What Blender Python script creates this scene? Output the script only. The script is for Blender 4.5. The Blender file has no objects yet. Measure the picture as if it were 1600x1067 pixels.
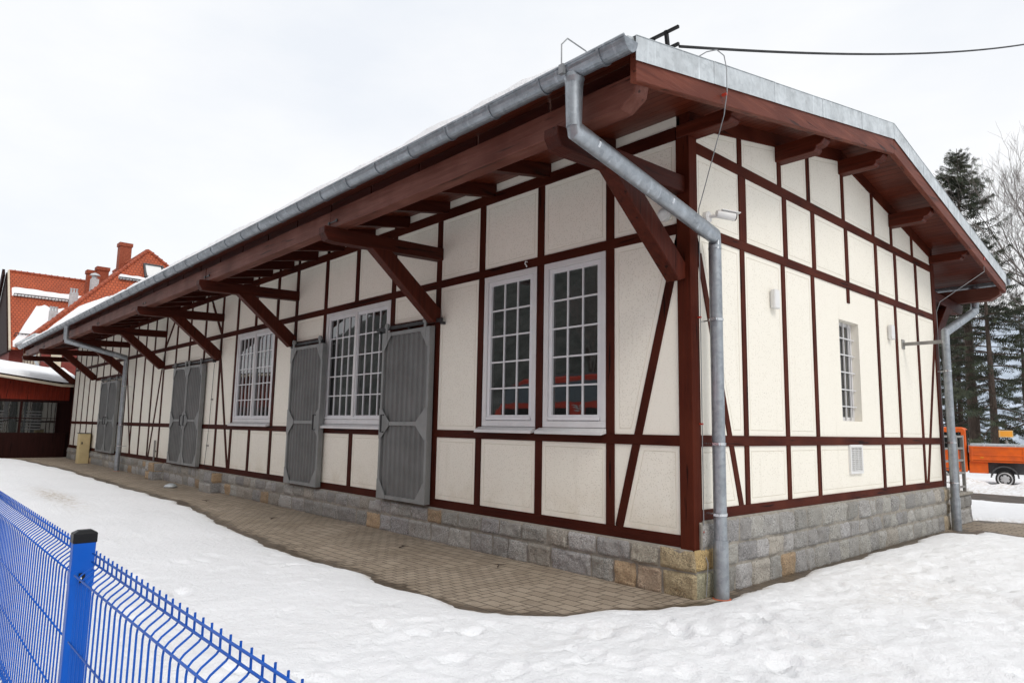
import bpy, math, random
import numpy as np
from mathutils import Vector, Matrix, noise as mn
random.seed(7)
R = math.radians
sc = bpy.context.scene
C = sc.collection
ORIG = {}                                   # world origin of every thing / part

# ------------------------------------------------------------------ materials
def nodes(name):
    m = bpy.data.materials.new(name); m.use_nodes = True
    nt = m.node_tree; nt.nodes.clear()
    out = nt.nodes.new('ShaderNodeOutputMaterial'); b = nt.nodes.new('ShaderNodeBsdfPrincipled')
    nt.links.new(b.outputs[0], out.inputs[0])
    return m, nt, b
def N(nt, t, **kw):
    n = nt.nodes.new('ShaderNode' + t)
    for k, v in kw.items(): setattr(n, k, v)
    return n
def coords(nt, scale=(1, 1, 1), kind='Object', rot=(0, 0, 0)):
    tc = N(nt, 'TexCoord'); mp = N(nt, 'Mapping')
    mp.inputs['Scale'].default_value = scale; mp.inputs['Rotation'].default_value = rot
    nt.links.new(tc.outputs[kind], mp.inputs[0]); return mp.outputs[0]
def noise(nt, vec, scale, detail=4, rough=.55, lo=.35, hi=.65):
    n = N(nt, 'TexNoise'); n.inputs['Scale'].default_value = scale; n.inputs['Detail'].default_value = detail
    n.inputs['Roughness'].default_value = rough; nt.links.new(vec, n.inputs['Vector'])
    r = N(nt, 'MapRange'); r.inputs['From Min'].default_value = lo; r.inputs['From Max'].default_value = hi
    nt.links.new(n.outputs['Fac'], r.inputs[0]); return r.outputs[0]
def mix(nt, fac, a, b, mode='MIX'):
    n = N(nt, 'Mix', data_type='RGBA', blend_type=mode); n.clamp_factor = True
    for i, v in ((0, fac), (6, a), (7, b)):
        if hasattr(v, 'links'): nt.links.new(v, n.inputs[i])
        elif i == 0: n.inputs[0].default_value = v
        else: n.inputs[i].default_value = (*v, 1) if len(v) == 3 else v
    return n.outputs[2]
def bump(nt, b, h, strength=.3, dist=.01, prev=None):
    n = N(nt, 'Bump'); n.inputs['Strength'].default_value = strength; n.inputs['Distance'].default_value = dist
    nt.links.new(h, n.inputs['Height'])
    if prev is not None: nt.links.new(prev, n.inputs['Normal'])
    nt.links.new(n.outputs[0], b.inputs['Normal']); return n.outputs[0]
def attr(nt, name, out='Color'):
    a = N(nt, 'Attribute'); a.attribute_name = name; return a.outputs[out]
def simple(name, c1, c2=None, scale=6, rough=.5, metal=0., stretch=(1, 1, 1), bs=.15, bd=.004, spec=.5, fine=0):
    m, nt, b = nodes(name); v = coords(nt, stretch)
    c2 = c2 or tuple(x * .75 for x in c1)
    f = noise(nt, v, scale, 6, .6)
    col = mix(nt, f, c1, c2)
    if fine: col = mix(nt, noise(nt, v, fine, 2, .5, .4, .6), col, tuple(x * .6 for x in c1))
    nt.links.new(col, b.inputs['Base Color'])
    b.inputs['Metallic'].default_value = metal; b.inputs['Specular IOR Level'].default_value = spec
    rr = N(nt, 'MapRange'); rr.inputs['To Min'].default_value = rough * .85; rr.inputs['To Max'].default_value = min(1, rough * 1.2)
    nt.links.new(f, rr.inputs[0]); nt.links.new(rr.outputs[0], b.inputs['Roughness'])
    if bs: bump(nt, b, f, bs, bd)
    return m
def wood(name, c1, c2, rough=.5, axis='x', spec=.5, worn=None):
    m, nt, b = nodes(name)
    st = {'x': (.6, 9, 9), 'z': (9, 9, .6), 'y': (9, .6, 9)}[axis]
    v = coords(nt, st); f = noise(nt, v, 2.2, 6, .62, .32, .68)
    f2 = noise(nt, coords(nt), 1.6, 3, .5, .35, .7)
    col = mix(nt, f, c1, c2)
    if worn: col = mix(nt, f2, col, worn)
    ck = noise(nt, coords(nt, tuple(s * 1.6 for s in st)), 1.5, 3, .5, .63, .69)
    col = mix(nt, ck, col, tuple(x * .35 for x in c2))
    nt.links.new(col, b.inputs['Base Color']); b.inputs['Roughness'].default_value = rough
    b.inputs['Specular IOR Level'].default_value = spec
    bump(nt, b, f, .45, .006); return m
M = {}
TIM1, TIM2 = (.066, .0102, .0042), (.036, .0058, .0026)
M['timber'] = wood('timber_paint', TIM1, TIM2, .62, 'z', .10, (.088, .0185, .0085))
M['timber_rail'] = wood('timber_paint_rail_shaded', (.048, .0075, .0034), (.027, .0045, .0022), .62, 'x', .10, (.062, .0125, .006))  # long-side rails: shade of the eaves put into the paint colour
M['post_shaded'] = wood('timber_paint_shaded', (.048, .0075, .0034), (.027, .0045, .0022), .62, 'z', .10, (.062, .0125, .006))  # same paint as the gable posts, darkened for shade under the long eaves
M['timber_railg'] = wood('timber_paint_rail_gable', TIM1, TIM2, .62, 'y', .10, (.088, .0185, .0085))
M['eave'] = wood('shaded_eave_wood', (.060, .0100, .0045), (.032, .0055, .0026), .5, 'y', .15)  # bracket arms and rafters, under-eave shade painted into the base colour
M['bracing'] = wood('shaded_brace_wood', (.078, .0138, .0062), (.043, .0075, .0034), .5, 'z', .15)  # bracket braces, also darkened in colour to deepen the eave shade
M['purlin'] = wood('purlin_wood', (.098, .0175, .0078), (.055, .0095, .0043), .5, 'x', .18)
M['eavebeam'] = wood('eave_beam_wood', (.185, .075, .056), (.11, .036, .024), .55, 'x', .2, (.075, .018, .010))
M['barge'] = wood('barge_wood', (.19, .054, .031), (.095, .020, .010), .55, 'y', .2, (.10, .022, .011))
def soffit():
    m, nt, b = nodes('soffit_boards'); v = coords(nt)
    w = N(nt, 'TexWave'); w.wave_type = 'BANDS'; w.bands_direction = 'Y'; w.wave_profile = 'SAW'
    w.inputs['Scale'].default_value = 2.6; nt.links.new(v, w.inputs['Vector'])
    gr = N(nt, 'MapRange'); gr.inputs['From Min'].default_value = 0; gr.inputs['From Max'].default_value = .09
    nt.links.new(w.outputs['Fac'], gr.inputs[0])
    f = noise(nt, coords(nt, (.5, 8, 8)), 2.4, 5)
    col = mix(nt, f, (.112, .0190, .0068), (.066, .0110, .0042))
    col = mix(nt, gr.outputs[0], (.02, .005, .003), col)
    nt.links.new(col, b.inputs['Base Color']); b.inputs['Roughness'].default_value = .42; b.inputs['Specular IOR Level'].default_value = .3
    bump(nt, b, gr.outputs[0], .5, .006); return m
M['soffit'] = soffit()
M['boarding'] = wood('shaded_eave_boarding', (.050, .0085, .0045), (.026, .0048, .0028), .38, 'x', .3)  # shade of the recess above the eave beam, painted into the boards
def plaster():
    m, nt, b = nodes('stippled_plaster'); v = coords(nt)
    big = noise(nt, v, .7, 4, .6, .3, .75); mid = noise(nt, v, 7, 4, .6)
    col = mix(nt, big, (.845, .81, .725), (.80, .765, .675)); col = mix(nt, mid, col, (.825, .79, .70))
    # faint dirt rising from the bottom of the wall
    sx = N(nt, 'SeparateXYZ'); nt.links.new(v, sx.inputs[0])
    mr = N(nt, 'MapRange'); mr.inputs['From Min'].default_value = 1.0; mr.inputs['From Max'].default_value = .55
    nt.links.new(sx.outputs[2], mr.inputs[0])
    mm = N(nt, 'Math', operation='MULTIPLY'); nt.links.new(mr.outputs[0], mm.inputs[0])
    nt.links.new(noise(nt, v, 3, 5, .6, .45, .75), mm.inputs[1])
    col = mix(nt, mm.outputs[0], col, (.68, .62, .51))
    st = noise(nt, coords(nt, (6, 6, .35)), 1.6, 3, .6, .6, .8)
    s2 = N(nt, 'Math', operation='MULTIPLY'); s2.inputs[1].default_value = .35; nt.links.new(st, s2.inputs[0])
    col = mix(nt, s2.outputs[0], col, (.63, .585, .49))
    vo = N(nt, 'TexVoronoi'); vo.inputs['Scale'].default_value = 40; vo.inputs['Randomness'].default_value = .8
    nt.links.new(v, vo.inputs['Vector'])
    pit = N(nt, 'MapRange'); pit.inputs['From Min'].default_value = .12; pit.inputs['From Max'].default_value = .34
    nt.links.new(vo.outputs['Distance'], pit.inputs[0])
    g = attr(nt, 'tint', 'Fac')                       # 1 on the stippled field, 0 on the smooth margin
    im = N(nt, 'Math', operation='SUBTRACT'); im.inputs[0].default_value = 1; nt.links.new(pit.outputs[0], im.inputs[1])
    mk = N(nt, 'Math', operation='MULTIPLY'); nt.links.new(im.outputs[0], mk.inputs[0]); nt.links.new(g, mk.inputs[1])
    m3 = N(nt, 'Math', operation='MULTIPLY'); m3.inputs[1].default_value = .40; nt.links.new(mk.outputs[0], m3.inputs[0])
    col = mix(nt, m3.outputs[0], col, (.40, .36, .28))
    nt.links.new(col, b.inputs['Base Color']); b.inputs['Roughness'].default_value = .85; b.inputs['Specular IOR Level'].default_value = .2
    inv = N(nt, 'Math', operation='MULTIPLY'); inv.inputs[1].default_value = -1; nt.links.new(mk.outputs[0], inv.inputs[0])
    p = bump(nt, b, inv.outputs[0], .5, .004)
    bump(nt, b, noise(nt, v, 90, 2, .5, .2, .8), .12, .003, p); return m
M['plaster'] = plaster()
M['groove'] = simple('plaster_groove', (.64, .60, .51), (.72, .68, .59), 9, .9)
def granite():
    m, nt, b = nodes('granite_blocks'); v = coords(nt)
    t = attr(nt, 'tint')
    sp = noise(nt, v, 55, 4, .75, .40, .60); sp2 = noise(nt, v, 85, 2, .6, .55, .63); big = noise(nt, v, 7, 5, .6, .3, .7)
    col = mix(nt, sp, (.15, .146, .138), (.46, .448, .425)); col = mix(nt, sp2, col, (.55, .54, .52))
    sp3 = noise(nt, coords(nt, (1, 1, 1), rot=(.4, .2, .9)), 75, 2, .6, .58, .64); col = mix(nt, sp3, col, (.05, .05, .05))
    col = mix(nt, big, col, (.30, .288, .265)); col = mix(nt, 1.0, col, t, 'MULTIPLY')
    nt.links.new(col, b.inputs['Base Color']); b.inputs['Roughness'].default_value = .8
    p = bump(nt, b, noise(nt, v, 22, 6, .65, .25, .75), .7, .018)
    bump(nt, b, sp, .3, .004, p); return m
M['granite'] = granite()
M['mortar'] = simple('lime_mortar', (.30, .275, .235), (.22, .20, .17), 14, .9, bs=.5, bd=.01)
def galv(name, base=(.50, .53, .56), rough=.42, metal=.75):
    m, nt, b = nodes(name); v = coords(nt)
    a = noise(nt, v, 5, 5, .65, .35, .7); vo = N(nt, 'TexVoronoi'); vo.inputs['Scale'].default_value = 26
    nt.links.new(v, vo.inputs['Vector'])
    col = mix(nt, a, base, tuple(x * .72 for x in base)); vb = N(nt, 'RGBToBW'); nt.links.new(vo.outputs['Color'], vb.inputs[0]); col = mix(nt, .22, col, vb.outputs[0], 'SOFT_LIGHT')
    st = noise(nt, coords(nt, (9, 9, .7)), 2, 3, .6, .6, .75); col = mix(nt, st, col, tuple(min(1, x * 1.35) for x in base))
    nt.links.new(col, b.inputs['Base Color']); b.inputs['Metallic'].default_value = metal
    rr = N(nt, 'MapRange'); rr.inputs['To Min'].default_value = rough - .08; rr.inputs['To Max'].default_value = rough + .16
    nt.links.new(a, rr.inputs[0]); nt.links.new(rr.outputs[0], b.inputs['Roughness'])
    bump(nt, b, a, .08, .004); return m
M['galv'] = galv('galvanised_steel', (.37, .40, .43)); M['gutter'] = galv('gutter_zinc', (.30, .33, .36), .40, .7)
M['clamp'] = simple('bright_steel', (.7, .72, .74), (.5, .52, .54), 12, .25, .9)
M['flash'] = galv('verge_flashing_steel', (.60, .64, .66), .5, .45)
M['door'] = simple('grey_door_paint', (.150, .153, .150), (.118, .120, .117), 2.2, .5, bs=.08)
M['doorfr'] = simple('grey_door_frame_paint', (.235, .240, .237), (.19, .195, .192), 3, .48, bs=.08)
M['steel_dark'] = simple('dark_steel', (.05, .05, .052), (.03, .03, .032), 9, .45, .5)
M['winframe'] = simple('window_frame_paint', (.66, .655, .655), (.60, .595, .60), 5, .4, bs=.05)
M['muntin'] = simple('white_muntin', (.72, .72, .74), (.66, .66, .68), 5, .4, bs=.05)
def glass():
    m, nt, b = nodes('window_glass'); v = coords(nt)
    f = noise(nt, v, 1.3, 4, .6, .4, .7)
    nt.links.new(mix(nt, f, (.009, .0105, .010), (.024, .026, .025)), b.inputs['Base Color'])
    b.inputs['Roughness'].default_value = .02; b.inputs['IOR'].default_value = 2.1
    bump(nt, b, noise(nt, v, 2.2, 2, .5, .2, .8), .03, .02); return m
M['glass'] = glass()
M['white'] = simple('white_plastic', (.74, .74, .73), (.70, .70, .69), 4, .45, bs=.03)
M['black'] = simple('black_plastic', (.007, .007, .008), (.005, .005, .006), 8, .45, bs=.05, spec=.25)
M['red_plastic'] = simple('red_plastic', (.45, .04, .02), (.3, .03, .015), 8, .4)
M['terracotta'] = simple('terracotta_pipe', (.55, .13, .05), (.4, .09, .04), 8, .6)
M['blue'] = simple('blue_powder_coat', (.0, .098, .50), (.0, .08, .43), 3, .4, bs=.04, spec=.25, fine=0)
M['cable'] = simple('black_cable', (.012, .012, .013), None, 6, .6)
M['wire'] = simple('aluminium_wire', (.30, .31, .32), (.24, .25, .26), 6, .5, .5)
def snowmat(name='snow_cover', c=(.915, .925, .945)):
    m, nt, b = nodes(name); v = coords(nt)
    big = noise(nt, v, .8, 5, .6, .3, .7); col = mix(nt, big, c, tuple(x * .955 for x in c))
    d = attr(nt, 'dirt', 'Fac')
    dn = noise(nt, v, 11, 6, .7, .42, .62); mm = N(nt, 'Math', operation='MULTIPLY')
    nt.links.new(d, mm.inputs[0]); nt.links.new(dn, mm.inputs[1])
    col = mix(nt, mm.outputs[0], col, (.42, .33, .22))
    nt.links.new(col, b.inputs['Base Color']); b.inputs['Roughness'].default_value = .7; b.inputs['Specular IOR Level'].default_value = .3
    p = bump(nt, b, noise(nt, v, 8, 8, .68, .25, .75), .5, .045)
    p = bump(nt, b, noise(nt, v, 28, 4, .7, .38, .66), .35, .014, p)
    bump(nt, b, noise(nt, v, 110, 3, .7, .2, .8), .35, .006, p); return m
M['snow'] = snowmat()
def pavers():
    m, nt, b = nodes('concrete_pavers'); v = coords(nt, (1, 1, 1))
    br = N(nt, 'TexBrick'); br.offset = .5; nt.links.new(v, br.inputs['Vector'])
    br.inputs['Scale'].default_value = 1; br.inputs['Brick Width'].default_value = .21; br.inputs['Row Height'].default_value = .14
    br.inputs['Mortar Size'].default_value = .007; br.inputs['Mortar Smooth'].default_value = .3; br.inputs['Bias'].default_value = 0
    br.inputs['Color1'].default_value = (.42, .35, .275, 1); br.inputs['Color2'].default_value = (.325, .265, .205, 1)
    br.inputs['Mortar'].default_value = (.10, .078, .056, 1)
    br2 = N(nt, 'TexBrick'); br2.offset = .5; nt.links.new(coords(nt, (1, 1, 1), rot=(0, 0, math.pi / 2)), br2.inputs['Vector'])
    for k_, v_ in (('Scale', 1), ('Brick Width', .14), ('Row Height', .105), ('Mortar Size', .007), ('Mortar Smooth', .3), ('Bias', 0)): br2.inputs[k_].default_value = v_
    for k_ in ('Color1', 'Color2', 'Mortar'): br2.inputs[k_].default_value = br.inputs[k_].default_value
    ck_ = N(nt, 'TexVoronoi'); ck_.distance = 'CHEBYCHEV'; ck_.inputs['Scale'].default_value = 1.1; nt.links.new(v, ck_.inputs['Vector'])
    sc_ = N(nt, 'SeparateColor'); nt.links.new(ck_.outputs['Color'], sc_.inputs[0]); gt_ = N(nt, 'Math', operation='GREATER_THAN'); gt_.inputs[1].default_value = .55; nt.links.new(sc_.outputs[0], gt_.inputs[0])
    both = mix(nt, gt_.outputs[0], br.outputs['Color'], br2.outputs['Color'])
    n2 = noise(nt, v, 1.3, 5, .65, .3, .7); col = mix(nt, n2, both, (.74, .72, .68), 'MULTIPLY')
    gr = noise(nt, v, 90, 3, .7); col = mix(nt, gr, col, (.75, .74, .72), 'MULTIPLY')
    wet = attr(nt, 'wet', 'Fac')
    wn = noise(nt, v, 4, 4, .6, .3, .7); ws = N(nt, 'Math', operation='MULTIPLY_ADD'); nt.links.new(wn, ws.inputs[0]); ws.inputs[1].default_value = .5; nt.links.new(wet, ws.inputs[2])
    wr = N(nt, 'MapRange'); wr.inputs['From Min'].default_value = .72; wr.inputs['From Max'].default_value = .95; nt.links.new(ws.outputs[0], wr.inputs[0])
    col = mix(nt, wr.outputs[0], col, (.40, .37, .34), 'MULTIPLY')
    nt.links.new(col, b.inputs['Base Color'])
    rr = N(nt, 'MapRange'); rr.inputs['To Min'].default_value = .85; rr.inputs['To Max'].default_value = .38
    nt.links.new(wr.outputs[0], rr.inputs[0]); nt.links.new(rr.outputs[0], b.inputs['Roughness'])
    iv = N(nt, 'Math', operation='SUBTRACT'); iv.inputs[0].default_value = 1; nt.links.new(br.outputs['Fac'], iv.inputs[1])
    p = bump(nt, b, iv.outputs[0], .7, .008); bump(nt, b, gr, .2, .003, p); return m
M['pavers'] = pavers()
M['asphalt'] = simple('wet_asphalt', (.10, .085, .07), (.065, .055, .048), 2, .7, fine=60)
def tiles():
    m, nt, b = nodes('clay_roof_tiles'); v = coords(nt, kind='UV')
    br = N(nt, 'TexBrick'); br.offset = .5; nt.links.new(v, br.inputs['Vector']); br.inputs['Scale'].default_value = 1
    br.inputs['Brick Width'].default_value = .24; br.inputs['Row Height'].default_value = .27; br.inputs['Mortar Size'].default_value = .03
    br.inputs['Mortar Smooth'].default_value = .6
    br.inputs['Color1'].default_value = (.50, .098, .028, 1); br.inputs['Color2'].default_value = (.42, .085, .026, 1); br.inputs['Mortar'].default_value = (.27, .052, .018, 1)
    col = mix(nt, noise(nt, v, .5, 4, .6, .3, .75), br.outputs['Color'], (.72, .66, .62), 'MULTIPLY')
    nt.links.new(col, b.inputs['Base Color']); b.inputs['Roughness'].default_value = .65
    iv = N(nt, 'Math', operation='SUBTRACT'); iv.inputs[0].default_value = 1; nt.links.new(br.outputs['Fac'], iv.inputs[1])
    bump(nt, b, iv.outputs[0], .8, .05); return m
M['tiles'] = tiles()
M['ridge'] = simple('ridge_tiles', (.40, .08, .028), (.22, .045, .02), 5, .65)
M['brick'] = simple('red_brick', (.33, .075, .03), (.20, .045, .022), 9, .8)
M['dkboards'] = wood('dark_red_boards', (.024, .0062, .0048), (.014, .004, .0032), .65, 'z', .1)
M['redboards'] = wood('red_boards', (.20, .022, .009), (.12, .013, .006), .65, 'z', .15)
M['brown_wall'] = simple('red_brown_wall', (.20, .035, .025), (.15, .026, .02), 3, .8)
M['cream'] = simple('cream_trim', (.62, .54, .42), (.55, .47, .36), 3, .7)
M['beige'] = simple('beige_cabinet', (.62, .50, .27), (.54, .43, .23), 4, .55)
M['orange'] = simple('orange_lorry_paint', (.80, .13, .008), (.58, .095, .012), 2.5, .4, bs=.04)
M['tyre'] = simple('tyre_rubber', (.018, .018, .018), (.03, .028, .026), 12, .85)
M['hub'] = simple('wheel_silver', (.52, .52, .52), (.4, .4, .4), 7, .4, .3)
M['fender'] = simple('dark_grey_plastic', (.07, .072, .075), (.05, .05, .052), 6, .6)
M['yellow'] = simple('yellow_sign', (.72, .30, .015), (.64, .26, .012), 3, .5)
M['railing'] = simple('grey_railing_paint', (.27, .26, .24), (.2, .19, .18), 6, .55)
M['bark'] = simple('spruce_bark', (.095, .066, .050), (.05, .036, .029), 7, .9, stretch=(3, 3, .6), bs=.8, bd=.03)
M['twig'] = simple('bare_twigs', (.25, .22, .205), (.17, .15, .14), 6, .9)
def needles():
    m, nt, b = nodes('spruce_needles'); v = coords(nt)
    t = attr(nt, 'tint'); f = noise(nt, v, 1.1, 4, .6, .3, .7)
    col = mix(nt, f, (.020, .028, .016), (.040, .048, .026)); col = mix(nt, 1.0, col, t, 'MULTIPLY')
    nt.links.new(col, b.inputs['Base Color']); b.inputs['Roughness'].default_value = .7; return m
M['needles'] = needles()
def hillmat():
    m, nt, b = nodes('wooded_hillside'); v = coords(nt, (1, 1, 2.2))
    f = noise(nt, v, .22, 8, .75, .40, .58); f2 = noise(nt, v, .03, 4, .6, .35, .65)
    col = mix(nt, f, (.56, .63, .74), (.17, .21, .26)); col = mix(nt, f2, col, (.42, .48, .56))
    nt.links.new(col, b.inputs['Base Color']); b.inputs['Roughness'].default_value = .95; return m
M['hill'] = hillmat()
def woodsmat():
    m, nt, b = nodes('dark_wood_edge'); v = coords(nt, (1, 1, .5))
    f = noise(nt, v, .5, 8, .75, .38, .62)
    nt.links.new(mix(nt, f, (.030, .036, .030), (.14, .145, .135)), b.inputs['Base Color']); b.inputs['Roughness'].default_value = .95; return m
M['woods'] = woodsmat()
M['train_red'] = simple('train_red', (.80, .06, .02), (.72, .05, .018), 2, .4)
M['train_grey'] = simple('train_grey', (.16, .20, .23), (.13, .17, .20), 2, .4)

# ------------------------------------------------------------------ mesh builder
class MB:
    def __init__(s): s.v = []; s.f = []; s.t = []; s.uv = []; s.mi = []; s.tint = None; s.useuv = False
    def face(s, pts, t=None, uv=None, mi=0):
        i = len(s.v); s.v += [tuple(p) for p in pts]; s.f.append(tuple(range(i, i + len(pts)))); s.t.append(t); s.mi.append(mi)
        s.uv.append(uv); s.useuv |= uv is not None
    def add(s, vs, fs, t=None, mi=0):
        i = len(s.v); s.v += [tuple(p) for p in vs]
        for f in fs: s.f.append(tuple(i + k for k in f)); s.t.append(t); s.uv.append(None); s.mi.append(mi)
    def box(s, x0, x1, y0, y1, z0, z1, t=None, mi=0):
        s.add([(x0, y0, z0), (x1, y0, z0), (x1, y1, z0), (x0, y1, z0), (x0, y0, z1), (x1, y0, z1), (x1, y1, z1), (x0, y1, z1)],
              [(0, 3, 2, 1), (4, 5, 6, 7), (0, 1, 5, 4), (1, 2, 6, 5), (2, 3, 7, 6), (3, 0, 4, 7)], t, mi); return s
    def prism(s, poly, d, t=None, mi=0):
        """poly: 3d points, d: extrusion vector"""
        n = len(poly); d = Vector(d); a = [Vector(p) for p in poly]; b = [p + d for p in a]
        nrm = sum((a[i].cross(a[(i + 1) % n]) for i in range(n)), Vector())
        if nrm.dot(d) > 0: a.reverse(); b.reverse()
        s.add(a + b, [tuple(range(n)), tuple(range(2 * n - 1, n - 1, -1))] + [(i, i + n, (i + 1) % n + n, (i + 1) % n) for i in range(n)], t, mi); return s
    def beam(s, p, q, w, h, up=(0, 0, 1), t=None, mi=0):
        p, q = Vector(p), Vector(q); d = (q - p).normalized(); a = d.cross(Vector(up))
        if a.length < 1e-5: a = d.cross(Vector((1, 0, 0)))
        a.normalize(); u = a.cross(d)
        pts = [p + a * (w / 2 * i) + u * (h / 2 * j) for i, j in ((-1, -1), (1, -1), (1, 1), (-1, 1))]
        return s.prism(pts, q - p, t, mi)
    def tube(s, path, r, seg=10, caps=True, t=None, mi=0):
        P = [Vector(p) for p in path]; n = len(P); rs = r if isinstance(r, (list, tuple)) else [r] * n
        vs = []; fs = []; ref = None
        for i in range(n):
            d = (P[min(i + 1, n - 1)] - P[max(i - 1, 0)]).normalized()
            if 0 < i < n - 1:
                d0 = (P[i] - P[i - 1]).normalized(); d1 = (P[i + 1] - P[i]).normalized(); k = 1 / max(.35, (max(-1, min(1, d0.dot(d1))) / 2 + .5) ** .5)
            else: k = 1
            if ref is None: ref = Vector((0, 0, 1)) if abs(d.z) < .9 else Vector((1, 0, 0))
            a = d.cross(ref).normalized(); b = a.cross(d).normalized(); ref = b
            # stretch along the mitre
            for j in range(seg):
                an = 2 * math.pi * j / seg; o = a * math.cos(an) + b * math.sin(an)
                if k > 1.001:
                    bi = (P[i + 1] - P[i]).normalized() - (P[i] - P[i - 1]).normalized(); bi -= d * bi.dot(d)
                    if bi.length > 1e-6:
                        bi.normalize(); o = o + bi * (o.dot(bi) * (k - 1))
                vs.append(P[i] + o * rs[i])
        for i in range(n - 1):
            for j in range(seg):
                k2 = (j + 1) % seg; fs.append((i * seg + j, i * seg + k2, (i + 1) * seg + k2, (i + 1) * seg + j))
        if caps: fs.append(tuple(range(seg - 1, -1, -1))); fs.append(tuple((n - 1) * seg + j for j in range(seg)))
        s.add(vs, fs, t, mi); return s
    def lathe(s, c, axis, prof, seg=20, t=None, mi=0):
        """prof: (offset along axis, radius)"""
        c = Vector(c); ax = Vector(axis).normalized(); a = ax.orthogonal().normalized(); b = ax.cross(a); vs = []; fs = []
        for o, r in prof:
            for j in range(seg):
                an = 2 * math.pi * j / seg; vs.append(c + ax * o + (a * math.cos(an) + b * math.sin(an)) * r)
        for i in range(len(prof) - 1):
            for j in range(seg): k = (j + 1) % seg; fs.append((i * seg + j, i * seg + k, (i + 1) * seg + k, (i + 1) * seg + j))
        fs.append(tuple(range(seg - 1, -1, -1))); fs.append(tuple((len(prof) - 1) * seg + j for j in range(seg)))
        s.add(vs, fs, t, mi); return s
    def build(s, name, m, parent=None, bevel=0, smooth=False, local=False, **props):
        me = bpy.data.meshes.new(name)
        o0 = Vector((0, 0, 0)) if local or parent is None else ORIG.get(parent.name, Vector((0, 0, 0)))
        me.from_pydata([(x - o0.x, y - o0.y, z - o0.z) for x, y, z in s.v], [], s.f)
        ms = m if isinstance(m, (list, tuple)) else [m]
        for q in ms: me.materials.append(q)
        if len(ms) > 1: me.polygons.foreach_set('material_index', s.mi)
        if any(t is not None for t in s.t):
            at = me.attributes.new('tint', 'FLOAT_COLOR', 'CORNER'); d = []
            for f, t in zip(s.f, s.t):
                t = (1, 1, 1) if t is None else ((t, t, t) if not isinstance(t, tuple) else t)
                d += list((*t, 1)) * len(f)
            at.data.foreach_set('color', d)
        if s.useuv:
            u = me.uv_layers.new(name='UVMap'); d = []
            for f, q in zip(s.f, s.uv):
                q = q or [(0, 0)] * len(f)
                for a in q: d += [a[0], a[1]]
            u.data.foreach_set('uv', d)
        if smooth: me.polygons.foreach_set('use_smooth', [True] * len(s.f))
        me.update()
        o = bpy.data.objects.new(name, me); C.objects.link(o)
        if parent is not None: o.parent = parent
        ORIG[o.name] = o0 if parent is not None else Vector((0, 0, 0))
        if bevel:
            b = o.modifiers.new('bevel', 'BEVEL'); b.width = bevel; b.segments = 1; b.limit_method = 'ANGLE'; b.angle_limit = R(40)
        if smooth and smooth != 2:
            pass
        for k, v in props.items(): o[k] = v
        return o
def thing(name, label, cat, loc=(0, 0, 0), rz=0, group=None):
    o = bpy.data.objects.new(name, None); C.objects.link(o); o.location = loc; o.rotation_euler = (0, 0, rz)
    o['label'] = label; o['category'] = cat; o.empty_display_size = .2
    if group: o['group'] = group
    ORIG[o.name] = Vector(loc); return o
def tag(o, label, cat, group=None):
    o['label'] = label; o['category'] = cat
    if group: o['group'] = group
    return o
def dup(root, loc, rz, label=None, group=None, scale=None):
    r = root.copy(); C.objects.link(r); r.location = loc; r.rotation_euler = (0, 0, rz)
    if scale: r.scale = (scale,) * 3 if not isinstance(scale, tuple) else scale
    if label: r['label'] = label
    if group: r['group'] = group
    for ch in list(root.children):
        c = ch.copy(); C.objects.link(c); c.parent = r
        for g in ch.children: d = g.copy(); C.objects.link(d); d.parent = c
    return r
def autosmooth(o, ang=35):
    me = o.data; me.polygons.foreach_set('use_smooth', [True] * len(me.polygons))
    import bmesh
    bm = bmesh.new(); bm.from_mesh(me); bmesh.ops.remove_doubles(bm, verts=bm.verts, dist=1e-5)
    for e in bm.edges: e.smooth = len(e.link_faces) == 2 and e.calc_face_angle(0) < R(ang)
    bm.to_mesh(me); bm.free(); return o
def nz(x, y, z=0.): return mn.noise((x, y, z))

# ------------------------------------------------------------------ the goods shed
GZ = .08                                    # paving level
L, W = 29.80, 7.72                          # long wall along -x, gable along +y
OX, SL, YR = .72, .19, 3.86                 # verge overhang, roof slope, ridge
def zs(y): return 4.92 + SL * (YR - abs(y - YR))   # underside of the roof boards
shed = thing('goods_shed', 'long half-timbered railway goods shed with cream panels, dark red timbers and wide eaves', 'goods shed', (-15, 3.86, GZ))
POST = [-1.02, -2.12, -3.25, -4.23, -5.44, -6.6, -7.72, -8.93, -9.82, -10.92, -11.97, -12.95, -14.1, -15.25, -16.36, -17.40, -18.45, -19.4, -20.4, -21.4, -22.55, -23.7, -24.75, -25.83, -26.85, -27.85, -28.85]
LOW = [-1.02, -2.12, -3.25, -4.23, -5.44, -6.6, -7.72, -8.93, -9.82, -10.92, -11.97, -12.92, -17.38, -18.42, -19.4, -20.38, -21.38, -25.8, -26.8, -27.85, -28.87]
MID = [-1.02, -2.12, -3.25, -4.23, -5.44, -7.72, -8.93, -9.82, -11.97, -12.95, -17.40, -18.45, -19.4, -20.4, -21.4, -25.83, -26.85, -27.85, -28.85]
PW = .0575
Z0, Z1, Z2, Z3, Z4, Z5, Z6, Z7 = .53, .645, 1.50, 1.605, 3.65, 3.76, 4.66, 4.80
WIN = [(-2.06, -1.08), (-3.19, -2.18), (-7.66, -5.50), (-11.91, -9.88)]
LINT = [(-5.44, -4.23), (-8.93, -7.72), (-17.4, -12.95), (-25.83, -21.4)]
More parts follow.
